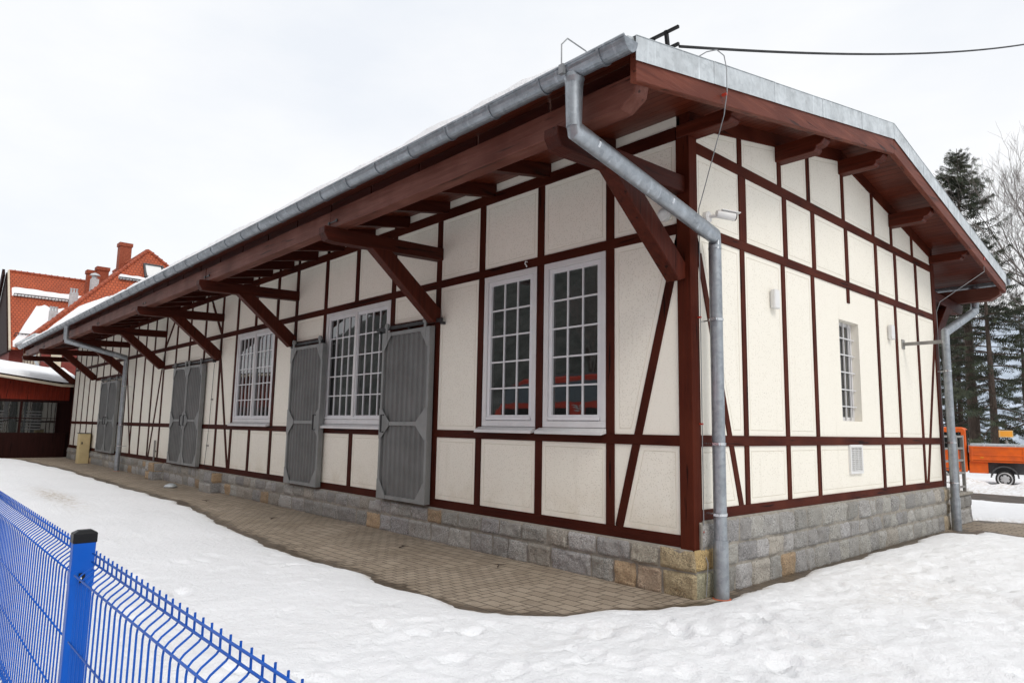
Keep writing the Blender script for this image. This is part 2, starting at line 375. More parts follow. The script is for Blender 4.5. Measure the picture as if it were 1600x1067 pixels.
# --- timber frame, long side
fr = MB()
fr.box(-L, -.14, -.017, .1, Z0, Z1); fr.box(-L, -.14, -.017, .1, Z2, Z3); fr.box(-L, -.14, -.017, .1, Z4, Z5); fr.box(-L - .6, -.14, -.02, .12, Z6, Z7)
for a, b in LINT: fr.box(a + PW, b - PW, -.0165, .1, 3.12, 3.235)
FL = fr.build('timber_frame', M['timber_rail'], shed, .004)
def post(x, z0, z1, w=PW): MB().box(x - w, x + w, -.0145, .1, z0, z1).build('post', M['post_shaded'], FL, .004)
for x in POST: post(x, Z5, Z6)
for x in MID: post(x, Z3, Z4)
for x in (-14.1, -15.25, -16.36, -22.55, -23.7, -24.75): post(x, 3.235, Z4)
for x in LOW: post(x, Z1, Z2)
post(-L + PW, Z1, Z2); post(-L + PW, Z3, Z4); post(-L + PW, Z5, Z6)
BR = [((-.90, .645), (-.20, 3.30)), ((-12.06, .645), (-12.88, 3.05)), ((-13.71, 4.58), (-13.02, 3.82)), ((-16.69, 4.45), (-17.34, 3.80)), ((-18.28, .62), (-17.58, 3.14)), ((-20.28, .6), (-21.32, 3.07))]
for a, b in BR:
    MB().beam((a[0], .04, a[1]), (b[0], .04, b[1]), .10, .104, (0, 1, 0)).build('brace', M['post_shaded'], FL, .003)
MB().box(-.14, .022, -.022, .125, .49, 4.66).build('corner_post', M['timber'], shed, .006)
MB().box(-.14, .022, W - .125, W + .022, .79, 4.66).build('corner_post', M['timber'], shed, .006)
# --- convex polygon helpers for the plaster panels
def clip(poly, n, c):
    out = []
    for i in range(len(poly)):
        p, q = poly[i], poly[(i + 1) % len(poly)]; a = n[0] * p[0] + n[1] * p[1] - c; b = n[0] * q[0] + n[1] * q[1] - c
        if a >= 0: out.append(p)
        if (a > 0) != (b > 0) and abs(a - b) > 1e-9:
            t = a / (a - b); out.append((p[0] + t * (q[0] - p[0]), p[1] + t * (q[1] - p[1])))
    return out
def area(p): return .5 * sum(p[i][0] * p[(i + 1) % len(p)][1] - p[(i + 1) % len(p)][0] * p[i][1] for i in range(len(p)))
def inset(p, d):
    n = len(p); out = []
    for i in range(n):
        a, b, c = Vector(p[i - 1]), Vector(p[i]), Vector(p[(i + 1) % n])
        u = (b - a).normalized(); v = (c - b).normalized(); n1 = Vector((-u.y, u.x)); n2 = Vector((-v.y, v.x))
        k = (n1 + n2); den = 1 + n1.dot(n2)
        if den < .05: return None
        out.append(tuple(b + k * (d / den)))
    if area(out) < .004: return None
    for i in range(n):
        e = Vector(out[(i + 1) % n]) - Vector(out[i]); e0 = Vector(p[(i + 1) % n]) - Vector(p[i])
        if e.dot(e0) <= 0: return None
    return out
def clean(p):
    q = []
    for a in p:
        if not q or (a[0] - q[-1][0]) ** 2 + (a[1] - q[-1][1]) ** 2 > 1e-6: q.append(a)
    if len(q) > 2 and (q[0][0] - q[-1][0]) ** 2 + (q[0][1] - q[-1][1]) ** 2 < 1e-6: q.pop()
    return q
def panel(mb, poly, put):
    poly = clean(poly)
    if len(poly) < 3: return
    if area(poly) < 0: poly = poly[::-1]
    if area(poly) < .01: return
    rings = [poly] + [inset(poly, d) for d in (.055, .0575, .0615, .064)]
    if any(r is None for r in rings): mb.face([put(*p, 0) for p in poly], .3); return
    dep = [0, 0, .0035, .0035, 0]
    for k in range(4):
        n = len(poly)
        for i in range(n):
            j = (i + 1) % n
            mb.face([put(*rings[k][i], dep[k]), put(*rings[k][j], dep[k]), put(*rings[k + 1][j], dep[k + 1]), put(*rings[k + 1][i], dep[k + 1])], .25 if k == 0 else 0., None, 0 if k in (0,) else 1)
    mb.face([put(*p, 0) for p in rings[4]], 1.)
def split(polys, braces, hw):
    for a, b in braces:
        d = (Vector(b) - Vector(a)).normalized(); n = Vector((-d.y, d.x)); c = n.dot(Vector(a)); out = []
        for p in polys:
            out += [q for q in (clip(p, n, c + hw), clip(p, -n, -c + hw)) if len(q) > 2]
        polys = out
    return polys
def zone(xs, z0, z1, skip=()):
    r = []
    for a, b in zip(xs[1:], xs[:-1]):
        lo, hi = a + PW, b - PW
        if any(lo < s1 - .05 and hi > s0 + .05 for s0, s1 in skip): continue
        r.append([(lo, z0), (hi, z0), (hi, z1), (lo, z1)])
    return r
E0, E1 = -.14 + PW, -L + PW
rects = zone([E0] + LOW + [E1], Z1, Z2) + zone([E0] + MID + [E1], Z3, Z4, WIN + LINT) + zone([E0] + POST + [E1], Z5, Z6) + zone([E0] + POST + [E1], Z7, 4.93)
for a, b in LINT:
    inn = [x for x in (-14.1, -15.25, -16.36, -22.55, -23.7, -24.75) if a < x < b]
    rects += zone([b] + inn + [a], 3.235, Z4); rects += zone([b, a], Z3, 3.12)
wl = MB()
for p in rects:
    bb = [g for g in BR if not (max(g[0][0], g[1][0]) < min(q[0] for q in p) - .05 or min(g[0][0], g[1][0]) > max(q[0] for q in p) + .05 or max(g[0][1], g[1][1]) < p[0][1] + .02 or min(g[0][1], g[1][1]) > p[2][1] - .02)]
    for q in split([p], bb, .05): panel(wl, q, lambda x, z, d: (x, d, z))
wl.build('plaster_wall', [M['plaster'], M['groove']], shed, label='long wall of cream stippled panels')
# core of the building, so nothing is hollow
MB().box(-L, -.32, .16, W - .02, .2, 4.6).build('wall_core', M['steel_dark'], shed)
# --- gable side
GP = [1.03, 1.99, 2.80, 4.96, 5.74, 6.74]; GS = .045; GB = [((.90, .86), (.16, 3.45)), ((6.86, .86), (7.60, 3.25))]
fg = MB()
for a, b in ((.79, .89), (1.50, 1.61), (3.65, 3.755), (4.51, 4.63)): fg.box(-.1, .017, .125, W - .125, a, b)
for s in (0, 1):                       # rafters set flush in the gable wall
    y0, y1 = (0, YR) if s == 0 else (W, YR)
    fg.prism([(-.1, y0, zs(y0) - .17), (-.1, y1, zs(y1) - .17), (-.1, y1, zs(y1) + .01), (-.1, y0, zs(y0) + .01)], (.118, 0, 0))
FG = fg.build('timber_frame', M['timber_railg'], shed, .004)
def gpost(y, z0, z1, w=GS): MB().box(-.1, .0145, y - w, y + w, z0, z1).build('post', M['timber'], FG, .004)
for y in GP: gpost(y, .89, 1.50); gpost(y, 1.61, 3.65)
gpost(3.92, 3.45, 3.65)
G3 = [1.06, 2.08, 2.87, 3.93, 5.03, 5.84, 6.80]; G4 = [1.02, 1.97, 2.77, 3.87, 4.97, 5.73, 6.68]
for y in G3: gpost(y, 3.755, 4.51, .075 if y < 1.5 else GS + .005)
for y in G4: gpost(y, 4.63, zs(y) - .165, GS)
for a, b in GB: MB().beam((-.04, a[0], a[1]), (-.04, b[0], b[1]), .104, .085, (0, 0, 1)).build('brace', M['timber'], FG, .003)
wg = MB()
def gz(ys, z0, z1, w=GS):
    return [[(a + w, z0), (b - w, z0), (b - w, z1), (a + w, z1)] for a, b in zip(ys[:-1], ys[1:])]
e0, e1 = .125 - GS, W - .125 + GS
gr = gz([e0] + GP + [e1], .89, 1.50) + gz([e0] + G3 + [e1], 3.755, 4.51)
for p in gz([e0] + GP + [e1], 1.61, 3.65):
    if p[0][0] < 3.9 < p[1][0]:
        y0, y1 = p[0][0], p[1][0]; wy0, wy1, wz0, wz1 = 3.58, 4.245, 1.82, 3.19     # window opening
        for q in ((y0, wy0, 1.61, 3.65), (wy1, y1, 1.61, 3.65), (wy0, wy1, 1.61, wz0), (wy0, wy1, wz1, 3.65)):
            wg.face([(0, q[0], q[2]), (0, q[1], q[2]), (0, q[1], q[3]), (0, q[0], q[3])], .6)
        D = -.145
        wg.face([(0, wy0, wz0), (0, wy1, wz0), (D, wy1, wz0), (D, wy0, wz0)], 0.); wg.face([(0, wy0, wz1), (D, wy0, wz1), (D, wy1, wz1), (0, wy1, wz1)], 0.)
        wg.face([(0, wy1, wz0), (0, wy1, wz1), (D, wy1, wz1), (D, wy1, wz0)], 0.); wg.face([(0, wy0, wz0), (D, wy0, wz0), (D, wy0, wz1), (0, wy0, wz1)], 0.)
    else: gr.append(p)
ys = [e0] + G4 + [e1]
for a, b in zip(ys[:-1], ys[1:]):
    lo, hi = a + GS, b - GS; p = [(lo, 4.63), (hi, 4.63), (hi, zs(hi) - .165)]
    if lo < YR < hi: p.append((YR, zs(YR) - .165))
    p.append((lo, zs(lo) - .165)); gr.append(p)
for p in gr:
    bb = [g for g in GB if not (max(g[0][0], g[1][0]) < min(q[0] for q in p) - .05 or min(g[0][0], g[1][0]) > max(q[0] for q in p) + .05 or max(g[0][1], g[1][1]) < p[0][1] + .02 or min(g[0][1], g[1][1]) > p[2][1] - .02)]
    for q in split([p], bb, .042): panel(wg, q, lambda y, z, d: (-d, y, z))
for p in gz([e0] + GP + [e1], 1.61, 3.65):
    if p[0][0] < 3.9 < p[1][0]: continue
wg.build('plaster_wall', [M['plaster'], M['groove']], shed, label='gable wall of cream stippled panels')
# --- stone plinth
def block_face(mb, u0, u1, v0, v1, put, tint, res, amp, seed):
    nu = max(3, int((u1 - u0) / res)); nv = max(3, int((v1 - v0) / res)); vs = []; fs = []
    tilt = random.uniform(-.012, .012); tilt2 = random.uniform(-.012, .012)
    for j in range(nv + 1):
        for i in range(nu + 1):
            a, b = i / nu, j / nv; u = u0 + a * (u1 - u0); v = v0 + b * (v1 - v0)
            ed = min(min(a, 1 - a) * (u1 - u0), min(b, 1 - b) * (v1 - v0))
            h = amp * (nz(u * 7, v * 7, seed) * .75 + nz(u * 17, v * 9, seed) * .6 + nz(u * 40, v * 40, seed) * .28 + .6) + tilt * (a - .5) * 2 + tilt2 * (b - .5) * 2
            if ed < .013: h *= ed / .013
            if ed < 1e-6: h = -.016
            jit = .007
            vs.append(put(u + (nz(u * 5, v * 5, seed + 3) * jit), v + nz(u * 5, v * 5, seed + 9) * jit, h))
    for j in range(nv):
        for i in range(nu): k = j * (nu + 1) + i; fs.append((k, k + 1, k + nu + 2, k + nu + 1))
    mb.add(vs, fs, tint)
def btint(rust=.05):
    g = random.uniform(.74, 1.16); r = random.random()
    if r < rust: return (1.25 * g, .93 * g, .62 * g)
    if r < rust + .10: return (1.05 * g, 1.0 * g, .93 * g)
    return (g, g * 1.0, g * random.uniform(.97, 1.05))
st = MB(); MB_ = MB()
def course(a, b, z0, z1, put, wmin, wmax, resf, rustfn, seed0):
    u = a; k = 0
    while u < b - .02:
        w = random.uniform(wmin, wmax)
        if b - (u + w) < wmin * .6: w = b - u
        t, res = rustfn(u, z0), resf(u)
        block_face(st, u + .005, u + w - .005, z0 + .005, z1 - .005, put, t, res, .024, seed0 + k * 1.7)
        u += w; k += 1
lp = lambda u, v, h: (-u, -.048 - h, v)
def lrust(u, z):
    if u < .02: return (1.15, .95, .62)
    if u < .26 and z > .25: return (1.75, 1.02, .30)
    if u < .55 and z > .25: return (1.02, .96, .84)
    if u < .40: return (1.12, .88, .68)
    return btint(.05)
lres = lambda u: .022 if u < 5 else (.035 if u < 12 else .07)
course(-.05, L, GZ - .03, .315, lp, .28, .62, lres, lrust, 1.0); course(-.05, L, .315, .515, lp, .22, .5, lres, lrust, 2.0)
gp = lambda u, v, h: (.048 + h, u, v)
def grust(u, z):
    if u < .25 and z < .53: return (1.35, 1.0, .5) if z > .25 else (.95, .92, .68)
    if u > 7.4 and random.random() < .6: return (1.15, .98, .74)
    return btint(.012)
gres = lambda u: .022 if u < 4 else .035
course(-.05, W + .03, GZ - .03, .32, gp, .22, .42, gres, grust, 5.0); course(-.05, W + .03, .32, .53, gp, .2, .4, gres, grust, 6.0)
course(.075, W + .03, .53, .77, gp, .2, .42, gres, grust, 7.0)
st.build('stone_plinth', M['granite'], shed, smooth=True)
for px in (-12.6, -17.0):             # two stone piers on the long side
    pr_ = MB()
    for q in range(2):
        z0, z1 = GZ - .02 + q * .24, GZ + .215 + q * .235
        us = [-.36, -.02 + .1 * q, .36]
        for ua, ub in zip(us[:-1], us[1:]):
            tt = btint(.25); dd_ = random.uniform(0, .02)
            block_face(pr_, -px + ua + .004, -px + ub - .004, z0, z1, lambda u, v, h: (-u, -.28 - dd_ - h * .8, v), tt, .04, .022, q + px)
            pr_.box(px - ub + .004, px - ua - .004, -.275 - dd_, .0, z0, z1, tt)
        block_face(pr_, .0, .27, z0, z1, lambda u, v, h: (px + .362 + h * .6, -u, v), btint(.25), .04, .022, q + px + 5)
    pr_.build('stone_pier', M['granite'], shed, smooth=False)
mo = MB()
mo.prism([(0, -.04, 0), (0, .1, 0), (0, .1, .535), (0, -.012, .53), (0, -.04, .50)], (-L, 0, 0)); mo.box(-.3, .038, -.039, .2, 0, .5)
mo.prism([(.04, .06, 0), (-.1, .06, 0), (-.1, .06, .792), (.012, .06, .788), (.04, .06, .755)], (0, W - .03, 0))
mo.build('plinth_mortar', M['mortar'], shed)
# --- windows of the long side
def window(x0, x1, leaves, cols, rows):
    z0, z1 = 1.665, 3.648
    f = MB(); cw = .075
    for a, b, c, d in ((x0, x1, z1 - cw, z1), (x0, x1, z0, z0 + cw), (x0, x0 + cw, z0 + cw, z1 - cw), (x1 - cw, x1, z0 + cw, z1 - cw)): f.box(a, b, -.012, .09, c, d)
    o = f.build('window', M['winframe'], shed, .004)
    n = leaves; inn = (x1 - x0 - 2 * cw) / n
    for k in range(n):
        a, b = x0 + cw + k * inn + .004, x0 + cw + (k + 1) * inn - .004; c, d = z0 + cw + .004, z1 - cw - .004; s = .052
        g = MB(); 
        for q in ((a, b, d - s, d), (a, b, c, c + s + .015), (a, a + s, c + s + .015, d - s), (b - s, b, c + s + .015, d - s)): g.box(q[0], q[1], .004, .07, q[2], q[3])
        g.box(a + .01, b - .01, -.02, .004, c + .005, c + .04)                      # drip rail
        ga, gb, gc, gd = a + s, b - s, c + s + .015, d - s
        for i in range(1, cols): x = ga + (gb - ga) * i / cols; g.box(x - .0095, x + .0095, .018, .045, gc, gd)
        for j in range(1, rows): z = gc + (gd - gc) * j / rows; g.box(ga, gb, .016, .043, z - .0095, z + .0095)
        g.build('sash', M['muntin'], o, .002)
        p = MB(); p.face([(ga, .036, gc), (gb, .036, gc), (gb, .036, gd), (ga, .036, gd)]); p.build('pane', M['glass'], o)
    if n == 2:
        xm = (x0 + x1) / 2; MB().box(xm - .035, xm + .035, -.016, .05, z0 + cw, z1 - cw).build('centre_post', M['winframe'], o, .003)
    sl = MB(); sl.prism([(x0 - .05, -.10, 1.585), (x0 - .05, -.10, 1.622), (x0 - .05, .0, 1.662), (x0 - .05, .0, 1.607)], (x1 - x0 + .06, 0, 0)); sl.build('sill', M['winframe'], o, .003)
window(-2.055, -1.082, 1, 3, 5); window(-3.185, -2.182, 1, 3, 5); window(-7.655, -5.505, 2, 4, 5); window(-11.905, -9.885, 2, 4, 5)
# gable window: recessed, with a white security grid
gw = MB(); X = -.10
for a, b, c, d in ((3.582, 4.243, 3.14, 3.188), (3.582, 4.243, 1.822, 1.875), (3.582, 3.63, 1.875, 3.14), (4.195, 4.243, 1.875, 3.14)): gw.box(X - .05, X, a, b, c, d)
go = gw.build('window', M['winframe'], shed, .003)
p = MB(); p.face([(X - .03, 3.63, 1.875), (X - .03, 4.195, 1.875), (X - .03, 4.195, 3.14), (X - .03, 3.63, 3.14)]); p.build('pane', M['glass'], go)
g = MB()
for i in range(1, 4): y = 3.582 + .661 * i / 4; g.box(X + .01, X + .026, y - .009, y + .009, 1.83, 3.18)
for z in (2.02, 2.25, 2.49, 2.73, 2.96): g.box(X + .022, X + .034, 3.585, 4.24, z - .008, z + .008)
g.build('security_bars', M['winframe'], go)
# --- sliding doors of ribbed sheet
def leaf(x0, x1, z0, z1, yf, hand, name='sliding_door'):
    fr = MB(); t = .05; fw = .055
    zm = z0 + (z1 - z0) * .445
    for q in ((x0, x1, z0, z0 + fw), (x0, x1, z1 - fw, z1), (x0, x0 + fw, z0 + fw, z1 - fw), (x1 - fw, x1, z0 + fw, z1 - fw), (x0 + fw, x1 - fw, zm - .03, zm + .03)): fr.box(q[0], q[1], yf, yf + t, q[2], q[3])
    fr.box(x0 + .002, x1 - .002, yf + t, yf + .09, z0 + .002, z1 - .002)
    gw_, gh = min(.23, (x1 - x0) * .21), .29
    for sx, xe in ((1, x0), (-1, x1)):
        for zc, dz in ((z0, 1), (z1, -1)):
            fr.prism([(xe, yf - .008, zc), (xe + sx * gw_ * 1.05, yf - .008, zc), (xe + sx * gw_ * 1.05, yf - .008, zc + dz * .05), (xe + sx * .06, yf - .008, zc + dz * gh), (xe, yf - .008, zc + dz * gh)], (0, .01, 0))
        fr.prism([(xe, yf - .009, zm - .23), (xe + sx * .06, yf - .009, zm - .23), (xe + sx * gw_ * 1.2, yf - .009, zm - .035), (xe + sx * gw_ * 1.2, yf - .009, zm + .035), (xe + sx * .06, yf - .009, zm + .23), (xe, yf - .009, zm + .23)], (0, .01, 0))
    o = fr.build(name, M['doorfr'], shed, .002)
    sh = MB(); n = max(4, round((x1 - x0 - .1) / .125)); pw = (x1 - x0 - 2 * fw + .02) / n; X = x0 + fw - .01
    for k in range(n):
        a = X + k * pw; pr = [(a, .036), (a + pw * .60, .036), (a + pw * .70, .012), (a + pw * .84, .012), (a + pw, .036)]
        for (u0, d0), (u1, d1) in zip(pr[:-1], pr[1:]):
            sh.face([(u0, yf + d0, z0 + .03), (u1, yf + d1, z0 + .03), (u1, yf + d1, z1 - .03), (u0, yf + d0, z1 - .03)])
    sh.build('ribbed_sheet', M['door'], o)
    h = MB(); hx = x1 - .13 if hand > 0 else x0 + .13
    h.tube([(hx, yf - .005, zm - .13), (hx, yf - .055, zm - .13), (hx, yf - .055, zm + .13), (hx, yf - .005, zm + .13)], .011, 6)
    h.build('handle', M['steel_dark'], o)
    for xx in (x0 + .12, x1 - .12):
        hg = MB(); hg.box(xx - .025, xx + .025, yf - .012, yf + .004, z1 - .16, z1 + .12); hg.lathe((xx, yf + .0, z1 + .10), (0, 1, 0), [(-.02, .045), (.02, .045)], 14); hg.lathe((xx, yf - .03, z1 + .10), (0, 1, 0), [(0, .014), (.02, .014)], 8); hg.build('hanger', M['doorfr'], o)
def track(x0, x1, z):
    t = MB(); t.box(x0, x1, -.10, -.065, z - .025, z + .025)
    for k in range(max(2, int((x1 - x0) / .9)) + 1):
        x = x0 + .05 + (x1 - x0 - .1) * k / max(2, int((x1 - x0) / .9)); t.box(x - .02, x + .02, -.075, .0, z - .06, z - .025)
    t.build('door_track', M['steel_dark'], shed)
leaf(-5.52, -4.25, .555, 3.09, -.125, -1); track(-5.75, -4.02, 3.165)
leaf(-8.82, -7.52, .555, 3.10, -.125, 1); track(-9.0, -7.62, 3.165)
leaf(-16.05, -14.93, .575, 3.08, -.125, 1); leaf(-14.90, -13.78, .575, 3.08, -.128, -1); track(-16.3, -13.2, 3.155)
leaf(-24.40, -23.24, .575, 3.0, -.125, 1); leaf(-23.21, -22.05, .575, 3.0, -.128, -1); track(-24.6, -21.6, 3.09)
# --- brackets
def bracket(x, side=1, long=1.90):
    """side 1: long wall facing -y; -1: mirrored on the back wall"""
    Y = (lambda y: y) if side == 1 else (lambda y: W - y)
    w = .165; x0 = x - w / 2
    a = MB(); zt, zb = 4.185, 3.995
    a.prism([(x0, Y(.0), 4.24), (x0, Y(-long + .07), zt), (x0, Y(-long), zt - .01), (x0, Y(-long), zt - .09), (x0, Y(-long + .06), zb + .01), (x0, Y(-long + .2), zb), (x0, Y(.0), 4.06)], (w, 0, 0))
    o = a.build('roof_bracket', M['eave'], shed, .008)
    b = MB(); b.prism([(x0 + .003, Y(-.018), 3.17), (x0 + .003, Y(-.13), 3.13), (x0 + .003, Y(-1.20), 4.03), (x0 + .003, Y(-.88), 4.035), (x0 + .003, Y(-.018), 3.33)], (w - .006, 0, 0))
    b.build('brace', M['bracing'], o, .008)
    if side == 1 and x < -3:
        m = MB()
        for dx in (-.1, .1): m.lathe((x + dx, -1.745, 4.27), (0, -1, 0), [(0, .022), (.012, .022)], 8)
        m.box(x - .12, x + .12, -1.748, -1.742, 4.262, 4.278); m.build('bolt_plate', M['steel_dark'], o)
BX = [-.115, -4.225, -8.93, -12.95, -17.42, -21.42, -25.86, -29.74]
for x in BX: bracket(x)
bracket(-.115, -1)
# eave beams in lengths, with joints over the brackets
js = [.66, -4.31, -9.02, -13.05, -17.5, -21.5, -25.95, -30.4]
for k, (a, b) in enumerate(zip(js[1:], js[:-1])):
    bm_ = MB()
    if k == 0: bm_.prism([(a + .004, -1.74, 4.185), (b - .16, -1.74, 4.185), (b - .02, -1.74, 4.27), (b, -1.74, 4.36), (b, -1.74, 4.435), (a + .004, -1.74, 4.435)], (0, .17, 0))
    else: bm_.box(a + .004, b - .004, -1.74 + .004 * (k % 2), -1.57, 4.185, 4.435)
    bm_.build('eave_beam', M['eavebeam'], shed, .008)
MB().prism([(-6, W + 1.74, 4.185), (.5, W + 1.74, 4.185), (.66, W + 1.74, 4.28), (.66, W + 1.74, 4.435), (-6, W + 1.74, 4.435)], (0, -.17, 0)).build('eave_beam', M['eavebeam'], shed, .008)
# wall plate ends and purlins reaching out under the verge, with carved ends
def purlin(y0, y1, z0, z1, xb=-2.5):
    e = .60; p = [(xb, y0, z0), (e - .13, y0, z0), (e - .10, y0, z0 + .03), (e - .10, y0, z0 + .06), (e - .04, y0, z0 + .075), (e, y0, z0 + .12), (e, y0, z1), (xb, y0, z1)]
    MB().prism(p, (0, y1 - y0, 0)).build('purlin', M['purlin'], shed, .006)
purlin(-.024, .15, 4.664, 4.804, -.13); purlin(W - .15, W + .024, 4.664, 4.804, -.13)
purlin(1.89, 2.06, 4.92, 5.12); purlin(W - 2.06, W - 1.89, 4.92, 5.12); purlin(YR - .085, YR + .085, 5.28, 5.48)
# rafters
RX = [.05 - 1.03 * k for k in range(2, 30)]
for x in RX:
    r_ = MB(); x0 = x - .05
    pts = [(-1.60, zs(-1.60)), (-1.60, zs(-1.60) - .165), (.25, zs(.25) - .168), (.25, zs(.25))]
    r_.prism([(x0, y, z - .002) for y, z in pts], (.1, 0, 0)); r_.build('rafter', M['eave'], shed, .004)
for y0, y1 in ((-1.60, .6), (W + 1.60, W - .6)):     # outriggers next to the gable
    for x in (-.99, .05):
        if x > 0: continue
        MB().prism([(x - .05, y0, zs(y0) - .002), (x - .05, y1, zs(y1) - .002), (x - .05, y1, zs(y1) - .168), (x - .05, y0, zs(y0) - .14)], (.1, 0, 0)).build('rafter', M['eave'], shed, .004)
ab = MB()
for k in range(29): x = .62 - 1.03 * k; ab.box(x - 1.0, x - .01, -1.625, -1.605, 4.437, zs(-1.625) - .004)
ab.build('eave_boarding', M['boarding'], shed)
# roof: boarded underside + sheet covering + verge + snow
X0, X1, YE = -L - .72, OX - .02, -1.86
rf = MB(); T = .10
for s in (0, 1):
    ye = YE if s == 0 else 2 * YR - YE
    rf.face([(X0, ye, zs(ye)), (X1, ye, zs(ye)), (X1, YR, zs(YR)), (X0, YR, zs(YR))][::-1 if s == 0 else 1])
roof = rf.build('roof', M['soffit'], shed)
cov = MB()
for s in (0, 1):
    ye = YE - .03 if s == 0 else 2 * YR - YE + .03
    cov.prism([(X0, ye, zs(ye) + .004), (X0, ye, zs(ye) + T), (X0, YR, zs(YR) + T), (X0, YR, zs(YR) + .004)], (X1 - X0, 0, 0))
cov.build('roof_sheet', M['flash'], roof)
for s in (0, 1):
    ye = -1.80 if s == 0 else 2 * YR + 1.80
    for xa in ((OX - .075, X0 + .01) if s == 0 else (OX - .075,)):
        MB().prism([(xa, ye, zs(ye) - .255), (xa, YR, zs(YR) - .255), (xa, YR, zs(YR) - .003), (xa, ye, zs(ye) - .003)], (.065, 0, 0)).build('barge_board', M['barge'], shed, .006)
    # flashing in lengths with standing joints
    ya = ye - .02 if s == 0 else ye + .02
    n = 5; ft = lambda y: zs(y) + .165 - .058 * abs(y - YR) / 5.66; fbm = lambda y: zs(y) - .055 - .04 * abs(y - YR) / 5.66
    for k in range(n):
        u0, u1 = ya + (YR - ya) * k / n, ya + (YR - ya) * (k + 1) / n
        d = .0015 * (k % 2); ul = u1 - .010 * (1 if s == 0 else -1)
        v = MB(); v.prism([(OX + d, u0, fbm(u0)), (OX + d, u1, fbm(u1)), (OX + d, u1, ft(u1)), (OX + d, u0, ft(u0))], (.004, 0, 0))
        v.prism([(OX - .14, u0, ft(u0) + .001 + d), (OX - .14, u1, ft(u1) + .001 + d), (OX + .010 + d, u1, ft(u1) + .001 + d), (OX + .010 + d, u0, ft(u0) + .001 + d)], (0, 0, .003))
        v.prism([(OX + .004 + d, ul, fbm(u1)), (OX + .004 + d, u1, fbm(u1)), (OX + .004 + d, u1, ft(u1)), (OX + .004 + d, ul, ft(u1))], (.004, 0, 0))
        v.build('verge_flashing', M['flash'], roof)
# snow lying on the roof
sn = MB(); nx, ny = 420, 14; vs = []; fs = []
for i in range(nx + 1):
    x = X0 + .1 + (OX - .26 - X0 - .1) * i / nx
    for j in range(ny + 1):
        t = (j / ny) ** 2; yb = -1.90 + .03 * nz(x * 1.3, 0) + .02 * nz(x * 6, 4)
        y = yb + (YR + .4 - yb) * t
        h = .10 + .045 * nz(x * .9, y * 1.5, 2) + .02 * nz(x * 5, y * 5, 6); h *= min(1, .25 + (OX - x) / 2.2)
        if j == 0: h = -.02
        if i in (0, nx): h = .01
        vs.append((x, y, zs(y) + T + h))
for i in range(nx):
    for j in range(ny): a = i * (ny + 1) + j; fs.append((a, a + ny + 1, a + ny + 2, a + 1))
sn.add(vs, fs); sn.build('roof_snow', M['snow'], roof, smooth=True)
# gutter
def gutter(y, x0, x1, sgn, zt=4.60, r=.085):
    g = MB(); n = 12; prof = [(y + r * math.cos(math.pi * k / n) * sgn, zt - r * 1.25 * math.sin(math.pi * k / n)) for k in range(n + 1)]
    pin = [(yy * .95 + y * .05, zz + .004) for yy, zz in prof]
    for P, fl in ((prof, 0), (pin, 1)):
        for k in range(n):
            q = [(x0, *P[k]), (x1, *P[k]), (x1, *P[k + 1]), (x0, *P[k + 1])]
            g.face(q if fl else q[::-1])
    g.face([(x1 - .001, a, b) for a, b in prof]); g.face([(x0 + .001, a, b) for a, b in prof][::-1])
    o = g.build('gutter', M['gutter'], shed)
    b = MB(); b.tube([(x0, y - sgn * r, zt), (x1, y - sgn * r, zt)], .011, 8)
    b.build('gutter_bead', M['gutter'], o, smooth=True)
    k = 0; x = x1 - .26
    while x > x0 + .1:
        c = MB(); pr = [(y + (r + .010) * math.cos(math.pi * q / n) * sgn, zt - (r * 1.25 + .010) * math.sin(math.pi * q / n)) for q in range(n + 1)]; po_ = [(y + (r + .001) * math.cos(math.pi * q / n) * sgn, zt - (r * 1.25 + .001) * math.sin(math.pi * q / n)) for q in range(n + 1)]
        for q in range(n):
            c.face([(x - .013, *pr[q]), (x - .013, *pr[q + 1]), (x + .013, *pr[q + 1]), (x + .013, *pr[q])])
            for e in (-.013, .013): c.face([(x + e, *pr[q]), (x + e, *pr[q + 1]), (x + e, *po_[q + 1]), (x + e, *po_[q])])
        c.build('gutter_clip', M['clamp'] if False else M['gutter'], o); x -= .66
    return o
gutter(-1.92, -L - .74, OX + .03, 1); gutter(W + 1.92, -6, OX + .03, -1)
